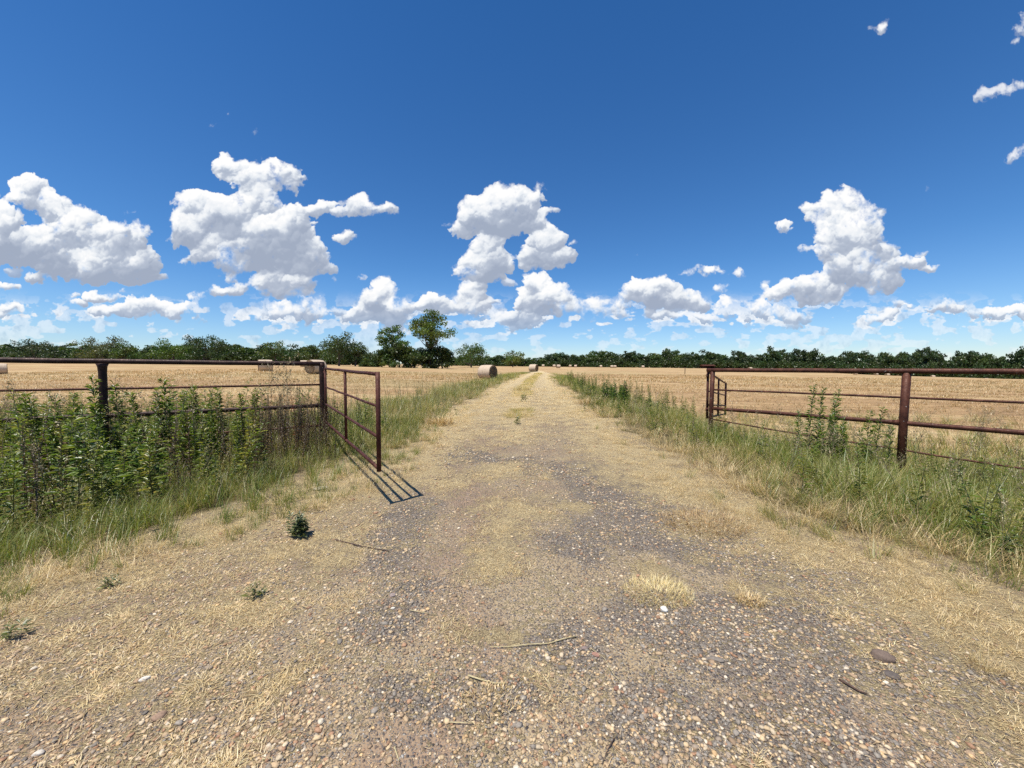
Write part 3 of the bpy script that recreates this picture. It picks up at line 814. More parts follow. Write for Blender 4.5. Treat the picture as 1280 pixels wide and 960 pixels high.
# treelines: a dozen trees are built, the rest are copies of them, each with its own turn and size
protos = []
for k in range(12):
    kd = ('round', 'round', 'tall', 'round')[k % 4]
    c = [(.034, .056, .020), (.040, .066, .022), (.028, .048, .018), (.048, .074, .024), (.034, .054, .024)][k % 5]
    tv, L = tree_np(10, 10, 100 + k, base=.0, kind=kd, nleaf=3000, leaf=.72, col=c)
    V = np.vstack([L[0], tv[0]]); F = np.vstack([L[1], tv[1] + len(L[0])])
    me = np_mesh('tree', V, F, col=np.vstack([np.clip(L[2], .004, 1), np.full((len(tv[0]), 3), .05)]), mats=np.r_[np.zeros(len(L[1])), np.ones(len(tv[1]))])
    me.materials.append(M_LEAF); me.materials.append(M_BARK); protos.append(me)
sh = []
for k in range(5):
    tv, L = tree_np(4.5, 11, 140 + k, base=0.0, kind='bush', nleaf=1800, leaf=.72, col=(.032, .052, .018))
    me = np_mesh('shrub', L[0], L[1], col=np.clip(L[2], .004, 1)); me.materials.append(M_LEAF); sh.append(me)
rt = random.Random(5)
def line_tree(px, z, top, wpx, label, group, me=None, name='tree', cat='tree'):
    p = far(px, z); h = (460 - top) / 481 * z + EYE - p.z; w = wpx / 481 * z
    o = bpy.data.objects.new(name, me or rt.choice(protos)); COL.objects.link(o)
    hh, ww = (10, 10) if me is None else (4.5, 11)
    o.location = p; o.scale = (w / ww, w / ww, h / hh / .97); o.rotation_euler = (0, 0, rt.uniform(0, 6.28))
    tag(o, label, cat, group); return o
LT = [(-60, 428), (-35, 432), (-14, 430), (4, 433), (20, 431), (32, 430), (60, 434), (76, 430), (90, 435), (104, 429), (176, 435), (188, 439), (200, 432), (236, 430), (274, 427), (290, 431), (306, 434), (322, 432), (334, 434), (360, 435), (374, 432), (408, 432), (456, 442), (470, 445)]
RT = [(565, 446), (578, 443), (604, 444), (614, 445), (624, 444), (634, 446), (652, 449), (662, 447), (672, 449), (682, 446), (690, 443), (697, 441), (706, 447), (713, 443), (722, 446), (734, 443), (745, 438), (757, 439), (770, 444), (785, 438), (800, 443), (815, 441), (832, 435), (845, 444), (855, 443), (868, 440), (884, 438), (895, 441), (907, 446), (923, 438), (940, 446), (952, 441), (966, 434), (985, 442), (1000, 436), (1012, 439), (1030, 444), (1045, 446), (1060, 439), (1080, 441), (1100, 441), (1120, 442), (1138, 440), (1152, 434), (1167, 441), (1190, 446), (1207, 437), (1225, 440), (1245, 445), (1270, 438), (1290, 442), (1320, 438), (1350, 441)]
for i, (px, top) in enumerate(LT):
    line_tree(px, 205, top, 26 + rt.uniform(-3, 6), 'dark green tree in the continuous treeline behind the left-hand field', 'trees of the left treeline')
    line_tree(px + 9, 222, top + 3, 26, 'dark green tree in the continuous treeline behind the left-hand field', 'trees of the left treeline')
for i, (px, top) in enumerate(RT):
    line_tree(px, 262, top, 17 + rt.uniform(-1, 5), 'dark green tree in the continuous treeline beyond the right-hand field and the track', 'trees of the right treeline')
    line_tree(px + 7, 275, top + 2.5, 20, 'dark green tree in the continuous treeline beyond the right-hand field and the track', 'trees of the right treeline')
for k in range(34):
    px = -60 + k * 16 + rt.uniform(-3, 3)
    if px < 480: line_tree(px, 200, 441 + rt.uniform(-1, 2), 30, 'low dark shrub along the foot of the left treeline', 'shrubs under the left treeline', rt.choice(sh), 'shrub', 'shrub')
for k in range(60):
    px = 562 + k * 13 + rt.uniform(-3, 3)
    line_tree(px, 258, float(np.interp(px, [560, 900, 1100, 1300], [450, 450, 455, 460])) + rt.uniform(-1, 1.5), 22, 'low dark shrub along the foot of the right treeline', 'shrubs under the right treeline', rt.choice(sh), 'shrub', 'shrub')

# ================================================================== round hay bales
def bale_mats():
    m = bpy.data.materials.new('bale_net_wrap'); m.use_nodes = True
    q = NT(m.node_tree); bs = m.node_tree.nodes['Principled BSDF']
    g = q.n.new('ShaderNodeTexCoord').outputs['Object']
    n = q.noise(q.mapping(g, scale=(14, 1.2, 1.2)), 3, 5, .65); n2 = q.noise(g, 45, 3, .7)
    c = q.ramp(q.math('ADD', q.math('MULTIPLY', n, .6), q.math('MULTIPLY', n2, .4)), [(.36, (.38, .27, .185)), (.52, (.54, .42, .30)), (.66, (.66, .56, .43))])
    q.l.new(c, bs.inputs['Base Color']); bs.inputs['Roughness'].default_value = .8
    b = q.n.new('ShaderNodeBump'); b.inputs['Strength'].default_value = .7; b.inputs['Distance'].default_value = .03
    q.l.new(n, b.inputs['Height']); q.l.new(b.outputs[0], bs.inputs['Normal'])
    m2 = bpy.data.materials.new('bale_hay_end'); m2.use_nodes = True
    q = NT(m2.node_tree); bs = m2.node_tree.nodes['Principled BSDF']
    g = q.n.new('ShaderNodeTexCoord').outputs['Object']
    x, y, z = q.sep(g)
    r = q.math('SQRT', q.math('ADD', q.math('MULTIPLY', y, y), q.math('MULTIPLY', q.math('SUBTRACT', z, .76), q.math('SUBTRACT', z, .76))))
    rg = q.math('SINE', q.math('ADD', q.math('MULTIPLY', r, 75), q.math('MULTIPLY', q.noise(g, 6, 3), 7)))
    n2 = q.noise(g, 30, 4, .7)
    c = q.ramp(q.math('ADD', q.math('MULTIPLY', rg, .12), n2), [(.35, (.11, .065, .035)), (.5, (.22, .14, .075)), (.7, (.38, .27, .15))])
    q.l.new(c, bs.inputs['Base Color']); bs.inputs['Roughness'].default_value = .95
    b = q.n.new('ShaderNodeBump'); b.inputs['Strength'].default_value = 1; b.inputs['Distance'].default_value = .04
    q.l.new(q.math('ADD', rg, n2), b.inputs['Height']); q.l.new(b.outputs[0], bs.inputs['Normal'])
    return m, m2
M_NET, M_HAY = bale_mats()
def bale_parts(seed, R_=.77, L_=1.5, seg=40, along=9):
    rng = np.random.default_rng(seed)
    def ring(x, k):
        out_ = []
        for j in range(seg):
            a = 2 * math.pi * j / seg
            r = R_ * k * (1 + .012 * math.sin(3 * a + seed) + .006 * rng.normal())
            y = r * math.cos(a) * 1.03; z = R_ + r * math.sin(a) * .98
            if z < .10: z = .10 - (.10 - z) * .35
            out_.append((x, y, z - .04))
        return out_
    xs = np.linspace(-L_ / 2, L_ / 2, along)
    V = []
    for i, x in enumerate(xs):
        k = 1 - .045 * (abs(x) / (L_ / 2)) ** 6 - .004 * (i % 2)
        V += ring(x, k)
    F = []
    for i in range(along - 1):
        for j in range(seg):
            a = i * seg + j; b = i * seg + (j + 1) % seg
            F.append((a, b, b + seg, a + seg))
    wrap = (np.array(V), np.array(F)[:, ::-1])
    ends = []
    for s in (-1, 1):
        V2 = []
        ks = [.965, .90, .6, .3]
        for i, k in enumerate(ks): V2 += [(s * (L_ / 2 + (.0, .035, .02, .03)[i] + .012 * rng.normal()), p[1], p[2]) for p in ring(0, k)]
        F2 = []
        for i in range(len(ks) - 1):
            for j in range(seg):
                a = i * seg + j; b = i * seg + (j + 1) % seg
                F2.append((a, b, b + seg, a + seg))
        V2.append((s * (L_ / 2 + .02), 0, R_ - .04)); c = len(V2) - 1
        F3 = [((len(ks) - 1) * seg + j, (len(ks) - 1) * seg + (j + 1) % seg, c, c) for j in range(seg)]
        F2 = [tuple(f) for f in F2]
        ends.append((np.array(V2), F2, [(f[0], f[1], f[2]) for f in F3], s))
    return wrap, ends
def make_bale(seed):
    o = empty('hay_bale')
    w, ends = bale_parts(seed)
    link('net_wrap', np_mesh('net_wrap', w[0], w[1], smooth=True), M_NET, o)
    for V2, F2, F3, s in ends:
        me = bpy.data.meshes.new('end_face'); me.from_pydata([tuple(v) for v in V2], [], [f[::-s] for f in F2] + [f[::-s] for f in F3])
        for p in me.polygons: p.use_smooth = True
        link('end_face', me, M_HAY, o)
    return o
GB = 'round hay bales left on the mown field'
B0 = make_bale(3)
first = [True]
def place_bale(px, y_, rz, label, scale=1.0):
    o = B0 if first[0] else copy_tree(B0)
    first[0] = False
    p = far(px, y_); o.location = p; o.rotation_euler = (0, 0, R(rz)); o.scale = (scale,) * 3
    tag(o, label, 'hay bale', GB)
place_bale(609.5, 41, -33, 'nearest round hay bale, beside the track with its dark end turned right')
place_bale(667, 80, -30, 'second hay bale along the left side of the track, beyond the nearest one')
place_bale(-2, 53, 53, 'hay bale cut by the left edge of the picture, under the fence rail')
place_bale(332, 50, 36, 'hay bale seen side-on under the top rail, behind tall seeding weeds')
place_bale(395, 41, 66, 'hay bale partly hidden by the left gate post, its round end towards the viewer')
place_bale(380.5, 88, 30, 'small hay bale showing only its pale top above the rail beside the left gate post')
FAR = [(679, 235, 'tiny pale bale left of the far bale where the track goes over the rise'), (692.5, 215, 'tiny pale bale just left of the far bale where the track ends'), (697.8, 158, 'far bale with a dark underside just where the track ends'),
       (712.5, 240, 'first of two tiny pale bales just right of the track end'), (719.3, 225, 'second of two tiny pale bales just right of the track end'),
       (751, 240, 'tiny pale bale between the track end and the touching pair of bales'), (764.5, 205, 'left bale of the touching pair at the foot of the treeline'), (768.3, 206, 'right bale of the touching pair at the foot of the treeline'),
       (803.5, 225, 'tiny bale alone between the touching pair and the right fence'), (937.5, 175, 'dark small bale under the top rail, nearest the first post of the right fence'), (965, 178, 'dark small bale under the top rail, second from the first right fence post'),
       (1013.5, 195, 'pale small bale under the top rail, above the leafy weed clump'), (1069, 200, 'pale small bale under the top rail, left of the close pair near the rusty post'), (1095, 205, 'left bale of the close pair just left of the near rusty post'),
       (1109, 185, 'right bale of the close pair just left of the near rusty post'), (1166, 205, 'white small bale first to the right of the near rusty post'), (1233, 205, 'white small bale in the middle of the last three on the far right'),
       (1259, 215, 'dim small bale second from the right edge of the picture'), (1267.5, 205, 'white small bale closest to the right edge of the picture')]
for px, d, lb in FAR: place_bale(px, d, rt.choice([-8, 4, 12, 85]) if px not in (764.5, 768.3) else 5, lb, .95)

# ================================================================== plants: building blocks (arrays of V, F, tint)
G = np.random.default_rng(77)
def blades(n, h, spread, w, bend, cols, rng, flop=0.0, segs=2):
    """a tuft of n grass blades"""
    a = rng.random(n) * 2 * math.pi; r = np.sqrt(rng.random(n)) * spread
    b = np.stack([np.cos(a) * r, np.sin(a) * r, np.zeros(n)], 1)
    d = a + rng.normal(size=n) * .8
    L = h * (.55 + .55 * rng.random(n)); lean = bend * (.3 + rng.random(n)) + flop
    dirx = np.cos(d); diry = np.sin(d)
    wx, wy = -diry, dirx
    V = []; ts = np.linspace(0, 1, segs + 1)
    for t in ts:
        ang = lean * t
        hz = L * t * np.cos(np.minimum(ang, 1.45)); hr = L * t * np.sin(np.minimum(ang, 1.5))
        c = b + np.stack([dirx * hr, diry * hr, np.maximum(hz, .004)], 1)
        ww = w * (1 - t) * (.7 + .6 * rng.random(n)) if t > 0 else w * np.ones(n)
        s = np.stack([wx * ww, wy * ww, np.zeros(n)], 1) * .5
        if t < 1: V += [c - s, c + s]
        else: V += [c]
    k = 2 * segs + 1
    V = np.stack(V, 1).reshape(-1, 3)
    i = np.arange(n)[:, None] * k; F = []
    for q in range(segs - 1):
        F += [i + [2 * q, 2 * q + 1, 2 * q + 3], i + [2 * q, 2 * q + 3, 2 * q + 2]]
    F += [i + [2 * segs - 2, 2 * segs - 1, 2 * segs]]
    cols = np.array(cols); c = cols[rng.integers(0, len(cols), n)] * (1 + .18 * rng.normal(size=(n, 1)))
    return V, np.vstack(F), np.repeat(np.clip(c, .005, 1), k, 0)
def leafstem(h, nl, ll, lw, cols, stemc, rng, droop=.5, taper=.6, bare=.12, tip=True, up=.9):
    """an upright stem clothed in narrow leaves all the way up"""
    n = nl; t = bare + (1 - bare) * (np.arange(n) + rng.random(n)) / n
    bx, by = rng.normal() * .06 * h, rng.normal() * .06 * h
    c = np.stack([bx * t ** 2, by * t ** 2, h * t], 1)
    a = rng.random(n) * 6.283 + np.arange(n) * 2.4
    L = ll * (1 - taper * t) * (.7 + .6 * rng.random(n)) * np.minimum(1, .35 + t * 3)
    el = up * (.2 + .8 * rng.random(n)) * (.5 + .5 * t)
    d = np.stack([np.cos(a) * np.cos(el), np.sin(a) * np.cos(el), np.sin(el)], 1)
    s = np.stack([-np.sin(a), np.cos(a), np.zeros(n)], 1)
    m = c + d * L[:, None] * .55; e = c + d * L[:, None]; e[:, 2] -= droop * L * .55; m[:, 2] -= droop * L * .05
    w = (lw * L / ll)[:, None] * .5
    V = np.stack([c, m - s * w, e, m + s * w], 1).reshape(-1, 3)
    i = np.arange(n)[:, None] * 4
    F = np.vstack([i + [0, 1, 2], i + [0, 2, 3]])
    cols = np.array(cols); cc = cols[rng.integers(0, len(cols), n)] * (1 + .2 * rng.normal(size=(n, 1)))
    st = tube_np([(0, 0, -.03), (bx * .25, by * .25, h * .5), (bx, by, h)], [.0045 * min(1, h + .1), .004 * min(1, h), .0015 * min(1, h)], 3)
    return join([(V, F, np.repeat(np.clip(cc, .004, 1), 4, 0)), (st[0], st[1], np.tile(np.array(stemc)[None], (len(st[0]), 1)))])
def panicle(h, rng, col=(.34, .27, .15)):
    """a tall thin dry stalk with an open seed head"""
    bx, by = rng.normal() * .10 * h, rng.normal() * .10 * h
    parts = [tube_np([(0, 0, 0), (bx * .2, by * .2, h * .5), (bx, by, h)], [.003, .0025, .001], 3)]
    C = []
    for k in range(16):
        t = .58 + .42 * rng.random(); a = rng.random() * 6.28; l = h * .16 * (1.25 - t) * 2
        p = np.array([bx * t * t, by * t * t, h * t]); e = p + [math.cos(a) * l * .5, math.sin(a) * l * .5, l * .6]
        parts.append(tube_np([p, e], [.0013, .0008], 3))
        C += [e + rng.normal(size=3) * .008 for _ in range(3)] + [(p + e) / 2 + rng.normal(size=3) * .008]
    tv = join(parts); L = leaves_np(np.array(C), .016, col, rng)
    return join([L, (tv[0], tv[1], np.tile(np.array(col)[None] * .8, (len(tv[0]), 1)))])
def scatter(name, protos, x, y, sc_, mat, tint=None, zoff=0.0, tilt=.0, label=None, szx=None, kind='stuff', lay=False):
    """one object made of many turned and scaled copies of the building blocks"""
    n = len(x); which = G.integers(0, len(protos), n); yaw = G.random(n) * 6.283
    z = HT(x, y) + zoff
    if tint is None: tint = np.ones((n, 3))
    Vs = []; Fs = []; Cs = []; off = 0
    for k, (V, F, C) in enumerate(protos):
        id_ = np.where(which == k)[0]
        if not len(id_): continue
        c, s = np.cos(yaw[id_]), np.sin(yaw[id_]); S = sc_[id_]
        W_ = szx[id_] if szx is not None else S
        X = (V[None, :, 0] * c[:, None] - V[None, :, 1] * s[:, None]) * W_[:, None]
        Y = (V[None, :, 0] * s[:, None] + V[None, :, 1] * c[:, None]) * W_[:, None]
        Z = V[None, :, 2] * S[:, None]
        if tilt:
            tx, ty = G.normal(size=len(id_)) * tilt, G.normal(size=len(id_)) * tilt
            X = X + Z * tx[:, None]; Y = Y + Z * ty[:, None]
        P = np.stack([X + x[id_][:, None], Y + y[id_][:, None], Z + z[id_][:, None]], -1).reshape(-1, 3)
        Vs.append(P)
        Fs.append((F[None] + (np.arange(len(id_)) * len(V))[:, None, None]).reshape(-1, F.shape[1]) + off)
        Cs.append((C[None] * tint[id_][:, None, :]).reshape(-1, 3)); off += len(P)
    me = np_mesh(name, np.vstack(Vs), np.vstack(Fs), smooth=False, col=np.clip(np.vstack(Cs), .003, 1))
    o = link(name, me, mat)
    if kind: tag(o, label, kind=kind)
    return o
def pts(y0, y1, dens, p=0.0, u0=-1.7, u1=1.7):
    """spots on the plan between two distances; dens per square metre at y0, thinning as (y0/y)**p"""
    yy = np.linspace(y0, y1, 400); w = yy * (y0 / yy) ** p
    area = np.trapezoid(w, yy) if hasattr(np, 'trapezoid') else np.trapz(w, yy)
    n = int(dens * area * (u1 - u0))
    cdf = np.cumsum(w); cdf = cdf / cdf[-1]
    y = np.interp(G.random(n), cdf, yy); u = u0 + (u1 - u0) * G.random(n)
    return u * y, y
def keep(x, y, prob):
    m = G.random(len(x)) < prob
    return x[m], y[m]
GRN = [(.145, .200, .036), (.100, .155, .028), (.25, .280, .066), (.060, .100, .022)]
YGR = [(.28, .255, .065), (.210, .220, .050), (.37, .31, .105), (.48, .39, .17)]
DRY = [(.68, .52, .262), (.56, .41, .192), (.80, .65, .375), (.44, .30, .145)]
TAN = [(.46, .31, .17), (.34, .22, .12), (.58, .43, .26)]
BRN = [(.105, .055, .042), (.070, .038, .030), (.14, .090, .060), (.20, .14, .085)]
GRY = [(.20, .23, .12), (.27, .28, .17), (.14, .18, .075), (.35, .33, .20)]
r_ = G
p_weed = [leafstem(1.0, 70, .165, .036, GRN, (.10, .12, .045), r_, up=1.0) for _ in range(8)] + [leafstem(1.0, 46, .22, .062, GRN, (.12, .12, .045), r_, up=.9) for _ in range(4)]
p_weedy = [leafstem(1.0, 64, .150, .032, GRN[:1] + YGR[:2], (.14, .13, .05), r_, up=1.0) for _ in range(4)]
p_brown = [leafstem(1.0, 80, .070, .018, BRN, (.07, .045, .032), r_, up=1.2) for _ in range(5)]
p_grey = [leafstem(1.0, 46, .070, .016, GRY, (.16, .15, .08), r_, up=1.1) for _ in range(5)]
p_low = [join([leafstem(.30, 26, .11, .040, [(.100, .135, .050), (.14, .175, .070), (.20, .22, .11)], (.12, .12, .05), r_, droop=.8) for _ in range(1)]) for _ in range(4)]
p_green = [blades(26, .45, .10, .007, .9, GRN[:3] + YGR[:2], r_) for _ in range(5)]
p_ygr = [blades(26, .50, .11, .0065, .9, YGR + GRN[:1], r_) for _ in range(6)]
p_dry = [blades(30, .40, .13, .0042, 1.3, DRY + YGR[3:], r_, flop=.15) for _ in range(6)]
p_flat = [blades(16, .050, .045, .0022, 1.2, DRY + [(.84, .69, .41), (.76, .60, .30)], r_, flop=.55) for _ in range(6)]
p_tan = [blades(18, .14, .09, .0036, 1.2, TAN, r_, flop=.5) for _ in range(5)]
p_pan = [panicle(1.0, r_) for _ in range(4)]
p_stub = [blades(9, .11, .10, .010, .55, [(.50, .37, .19), (.42, .29, .14), (.60, .48, .28), (.30, .25, .11)], r_, segs=1) for _ in range(6)]

# ---- the left-hand thicket
def weed_h(x, y):
    inn, dl, dr = road_d(x, y)
    h = 1.09 * sst(-dl, -.1, 2.5) * (.80 + .35 * nzB(x, y, .9, 2))
    h = h * (1 - .35 * sst(y, 7.5, 10)) * (.72 + .56 * nzA(x, y, 2.3, 2))
    return h
x, y = pts(2.3, 10.5, 29, 0.25, -1.9, -.22)
inn, dl, dr = road_d(x, y)
ok = (dl < .0) & (y < 9.3 - .30 * (x + 4) * 0 + np.clip(-x - 4, 0, 4) * .25)
x, y = x[ok], y[ok]
h = weed_h(x, y)
patch = nzC(x, y, .55, 3)
u = x / y
brown_zone = 1.25 * np.exp(-((u + .575) / .095) ** 4 - ((y - 6.6) / 2.2) ** 4) + .9 * np.exp(-((u + .87) / .045) ** 2 - ((y - 5.0) / 1.4) ** 2) + .9 * np.exp(-((u + .75) / .03) ** 2 - ((y - 5.4) / 1.4) ** 2) + .8 * np.exp(-((u + 1.27) / .05) ** 2 - ((y - 4.0) / 1.2) ** 2)
isb = G.random(len(x)) < np.clip(brown_zone * .93 + .05, 0, 1)
front = np.clip((y - 3.0) / 3, .25, 1)
mk = (~isb) & (patch > .36) & (h > .25)
yt = np.stack([1 + .35 * (patch - .5) * 2, np.ones_like(h) * 1.0, 1 - .3 * (patch - .5)], 1)
scatter('weeds', p_weed + p_weedy, x[mk], y[mk], (h * (.38 + .80 * G.random(len(x)) ** 1.5))[mk], M_WEED, yt[mk], tilt=.15, label='dense green leafy weeds growing round and in front of the left-hand fence')
mk = isb & (h > .2)
scatter('dead_weeds', p_brown, x[mk], y[mk], (h * (.75 + .30 * G.random(len(x))))[mk], M_WEED, None, tilt=.08, label='dark brown dead weed stems standing among the green weeds by the left gate')
mk = (patch <= .40) & (h > .15) & (~isb)
scatter('weeds', p_grey, x[mk], y[mk], (h * (.55 + .4 * G.random(len(x))))[mk], M_WEED, None, tilt=.12, label='grey-green seeding weeds mixed through the left-hand thicket')
x, y = pts(4.2, 8.6, 34, .1, -.69, -.46); inn, dl, dr = road_d(x, y); k = (dl < -.5) & (G.random(len(x)) < .8)
x, y = x[k], y[k]
scatter('dead_weeds', p_brown, x, y, (.55 + .55 * G.random(len(x))) * sst(-road_d(x, y)[1], .0, 1.6) * .95, M_WEED, None, tilt=.10, label='dense stand of purplish-brown dead weeds left of the gate hinge post')
# undergrowth under it
x, y = pts(2.0, 10.5, 90, .7, -1.9, -.18)
inn, dl, dr = road_d(x, y)
x, y = x[dl < .35], y[dl < .35]; inn, dl, dr = road_d(x, y)
h = .27 + .26 * sst(-dl, -.3, 1.0)
dd = sst(-dl + (nzB(x, y, 2.2, 2) - .5) * 1.6, -.45, .8)
k = G.random(len(x)) < dd
scatter('grass', p_green + p_ygr[:3], x[k], y[k], (h * (.7 + .6 * G.random(len(x))))[k] * 1.35, M_GRASS, None, tilt=.2, label='green undergrowth at the foot of the left-hand weeds')
k = (~k) | (G.random(len(x)) < .12)
scatter('dry_grass', p_dry + p_tan, x[k], y[k], (.34 + .42 * G.random(k.sum())), M_DRY, None, tilt=.4, label='dry tan grass fringing the left-hand weeds')
x, y = pts(2.6, 9, 3.2, .3, -1.7, -.25); h = weed_h(x, y); k = h > .35
scatter('dry_stalks', p_pan, x[k], y[k], h[k] * (.9 + .3 * G.random(k.sum())), M_DRY, None, tilt=.16, label='thin dry seeding stalks among the left-hand weeds')

# ---- the right-hand verge
x, y = pts(1.7, 13.5, 105, .8, .12, 1.75)
inn, dl, dr = road_d(x, y)
k0 = dr < .3; x, y = x[k0], y[k0]; inn, dl, dr = road_d(x, y)
road, gv, stw, fld, grn = zones(x, y)
k0 = G.random(len(x)) > fld * .85; x, y, dr = x[k0], y[k0], dr[k0]
h = .38 + .55 * sst(-dr, .4, 2.6) * (1 - .2 * sst(y, 9, 13))
pn = nzC(x, y, .8, 3)
dd = sst(-dr + (pn - .5) * 1.8, -.2 + .5 * sst(y, 3.2, 5), .9 + .8 * sst(y, 3.2, 5)) * (.42 + .26 * sst(-dr, .6, 2.4)) + .02
k = G.random(len(x)) < dd
scatter('grass', p_green[:1] + p_ygr, x[k], y[k], (h * (.75 + .5 * G.random(len(x))))[k] * 1.25, M_GRASS, np.stack([.88 + .4 * (pn[k] - .3), np.ones(k.sum()), np.ones(k.sum()) * .9], 1), tilt=.34, label='yellow-green grass round the feet of the right-hand fence')
k = ~k
hd = np.where(-dr[k] < .6, .34, .80)
scatter('dry_grass', p_dry, x[k], y[k], hd * (.65 + .6 * G.random(k.sum())), M_DRY, None, tilt=.32, label='bleached dry grass along the right edge of the track')
x, y = pts(1.9, 9, 7, .3, .3, 1.75); inn, dl, dr = road_d(x, y)
k = (dr < -1.0) & (nzB(x, y, .7, 2) > .48)
scatter('weeds', p_weedy + p_weed[:2] + p_grey[:2], x[k], y[k], .45 + .35 * G.random(k.sum()), M_WEED, None, tilt=.14, label='leafy weeds among the grass by the right-hand fence')
x, y = pts(2.25, 4.6, 34, .2, .7, 1.75); inn, dl, dr = road_d(x, y)
k = (dr < -.5) & (dr > -2.2) & (nzC(x, y, .9, 2) > .40) & (y < 3.1)
scatter('weeds', p_low, x[k], y[k], (.45 + .5 * G.random(k.sum())), M_WEED, None, tilt=.2, label='low dark broad-leaved weeds along the near right edge of the track')
x, y = pts(1.9, 10, 5.5, .3, .3, 1.75); inn, dl, dr = road_d(x, y); k = dr < -.5
scatter('dry_stalks', p_pan, x[k], y[k], .55 + .40 * G.random(k.sum()), M_DRY, None, tilt=.22, label='thin dry seeding stalks in the right-hand verge')

# ---- the margins further along the track
for side, lab in ((-1, 'left'), (1, 'right')):
    x, y = pts(6.8, 62, 34, 1.25, -1.3, 1.3)
    inn, dl, dr = road_d(x, y); d = dl if side < 0 else dr
    road, gv, stw, fld, grn = zones(x, y)
    sel = (d < .15) & ((dl < dr) == (side < 0)) & (G.random(len(x)) > fld)
    if side > 0: sel &= y > 11
    x, y, d = x[sel], y[sel], d[sel]
    pn = nzC(x, y, .45, 3)
    h = (.30 + .42 * sst(-d, .1, 1.3)) * (.7 + .6 * pn)
    far_w = 1 + sst(y, 12, 55) * 2.2
    g_ = sst(-d + (pn - .5) * 1.6, .1, 1.2)
    q = G.random(len(x)); kg = q < g_ * .62; kd = ~kg
    pal_ = p_green[:3] + p_ygr[:4] if side > 0 else p_ygr + p_green[:1]
    scatter('grass', pal_, x[kg], y[kg], h[kg] * 1.45, M_GRASS, None, tilt=.2, szx=h[kg] * 1.6 * far_w[kg], label='uneven green and yellow grass in the %s margin of the track' % lab)
    scatter('dry_grass', p_dry, x[kd], y[kd], h[kd] * 1.25, M_DRY, None, tilt=.25, szx=h[kd] * 1.5 * far_w[kd], label='dry straw-coloured grass in the %s margin of the track' % lab)
    q = G.random(len(x)); k = (q < .20 * g_) & (y < 40)
    scatter('weeds', p_grey if side < 0 else p_grey[:2] + p_weed[:3], x[k], y[k], h[k] * (.9 + .5 * G.random(k.sum())), M_WEED, None, tilt=.12, szx=h[k] * 1.2 * far_w[k], label='taller leafy weeds in the %s margin of the track' % lab)

# ---- the grassy centre strip further off
x, y = pts(11, 70, 60, .9, -.2, .25)
xm_ = (np.interp(y, _YL, _XL) + np.interp(y, _YR, _XR)) / 2 - .15
k = (np.abs(x - xm_) < (.30 + .35 * nzB(x, y, .5, 2))) & (nzC(x, y, .35, 2) > .40); x, y = x[k], y[k]
scatter('grass', p_ygr[:1] + p_dry[:5], x, y, (.16 + .22 * G.random(len(x))) * (1 + .4 * sst(y, 12, 50)), M_GRASS, None, tilt=.25, szx=(.5 + .5 * G.random(len(x))) * (1 + 1.2 * sst(y, 12, 50)), label='mixed grass growing along the centre strip of the track')
# ---- dry grass lying on the track
x, y = pts(1.15, 26, 1500, 1.75, -1.7, 1.7)
road, gv, stw, fld, grn = zones(x, y)
pr = np.clip(stw * 1.0 + (nzC(x, y, 2.6, 3) - .5) * 3.0 + (nzB(x, y, 11, 2) - .5) * 2.0 - gv * .9 + .10, 0, 1) * (stw > .10)
k = G.random(len(x)) < pr * .85; x, y, w_ = x[k], y[k], pr[k]
scatter('dry_grass', p_flat, x, y, (.45 + .9 * G.random(len(x))) * (1 + 1.6 * sst(y, 2.5, 20)), M_DRY, None, tilt=.4, szx=(.8 + .7 * G.random(len(x))) * (1 + 4 * sst(y, 2.5, 22)), label='flattened dead grass lying in patches on the gravel track')
# loose straws
p_litter = []
for _ in range(10):
    l = .012 + .035 * G.random() ** 1.5; w = .0010 + .0010 * G.random(); b = G.normal() * .15 * l
    V = np.array([(-l / 2, -w / 2, .004), (-l / 2, w / 2, .004), (0, b - w / 2, .007), (0, b + w / 2, .007), (l / 2, -w / 2, .003), (l / 2, w / 2, .003)])
    F = np.array([(0, 2, 3), (0, 3, 1), (2, 4, 5), (2, 5, 3)])
    c = np.array([(.62, .46, .27), (.74, .58, .36), (.42, .28, .15)])[G.integers(0, 3)]
    p_litter.append((V, F, np.tile(c[None], (6, 1))))
x, y = pts(1.1, 12, 5200, 1.9, -1.7, 1.7)
road, gv, stw, fld, grn = zones(x, y)
k = G.random(len(x)) < np.clip(.10 + stw * .8 + .25 * sst(-x, .5, 2.5) + (nzB(x, y, 2.7, 3) - .5) * .9, 0, 1) * np.clip(road + .7, 0, 1)
x, y = x[k], y[k]
scatter('straw_litter', p_litter, x, y, (.6 + .9 * G.random(len(x))) * (1 + sst(y, 3, 10)), M_DRY, .7 + .5 * G.random((len(x), 1)) * np.ones((1, 3)), label='loose bits of straw strewn over the gravel')

# ---- stubble of the mown field
x, y = pts(7.5, 60, 26, 1.35, -1.75, 1.75)
road, gv, stw, fld, grn = zones(x, y)
k = G.random(len(x)) < fld * (.35 + .65 * (nzB(x * .3, y * 1.6, .8, 3) > .45)); x, y = x[k], y[k]
scatter('stubble', p_stub, x, y, (.6 + .7 * G.random(len(x))) * (1 + sst(y, 12, 50)), M_DRY, (.70 + .45 * nzA(x * .35, y * 1.3, .9, 3)[:, None] + .25 * G.random((len(x), 1))) * np.stack([np.ones(len(x)), .82 + .24 * nzC(x, y * 2, .12, 2), .62 + .5 * nzC(x, y * 2, .12, 2)], 1), tilt=.2, szx=(1 + G.random(len(x))) * (1 + 2 * sst(y, 12, 50)), label='short cut stubble and loose hay over the mown field')

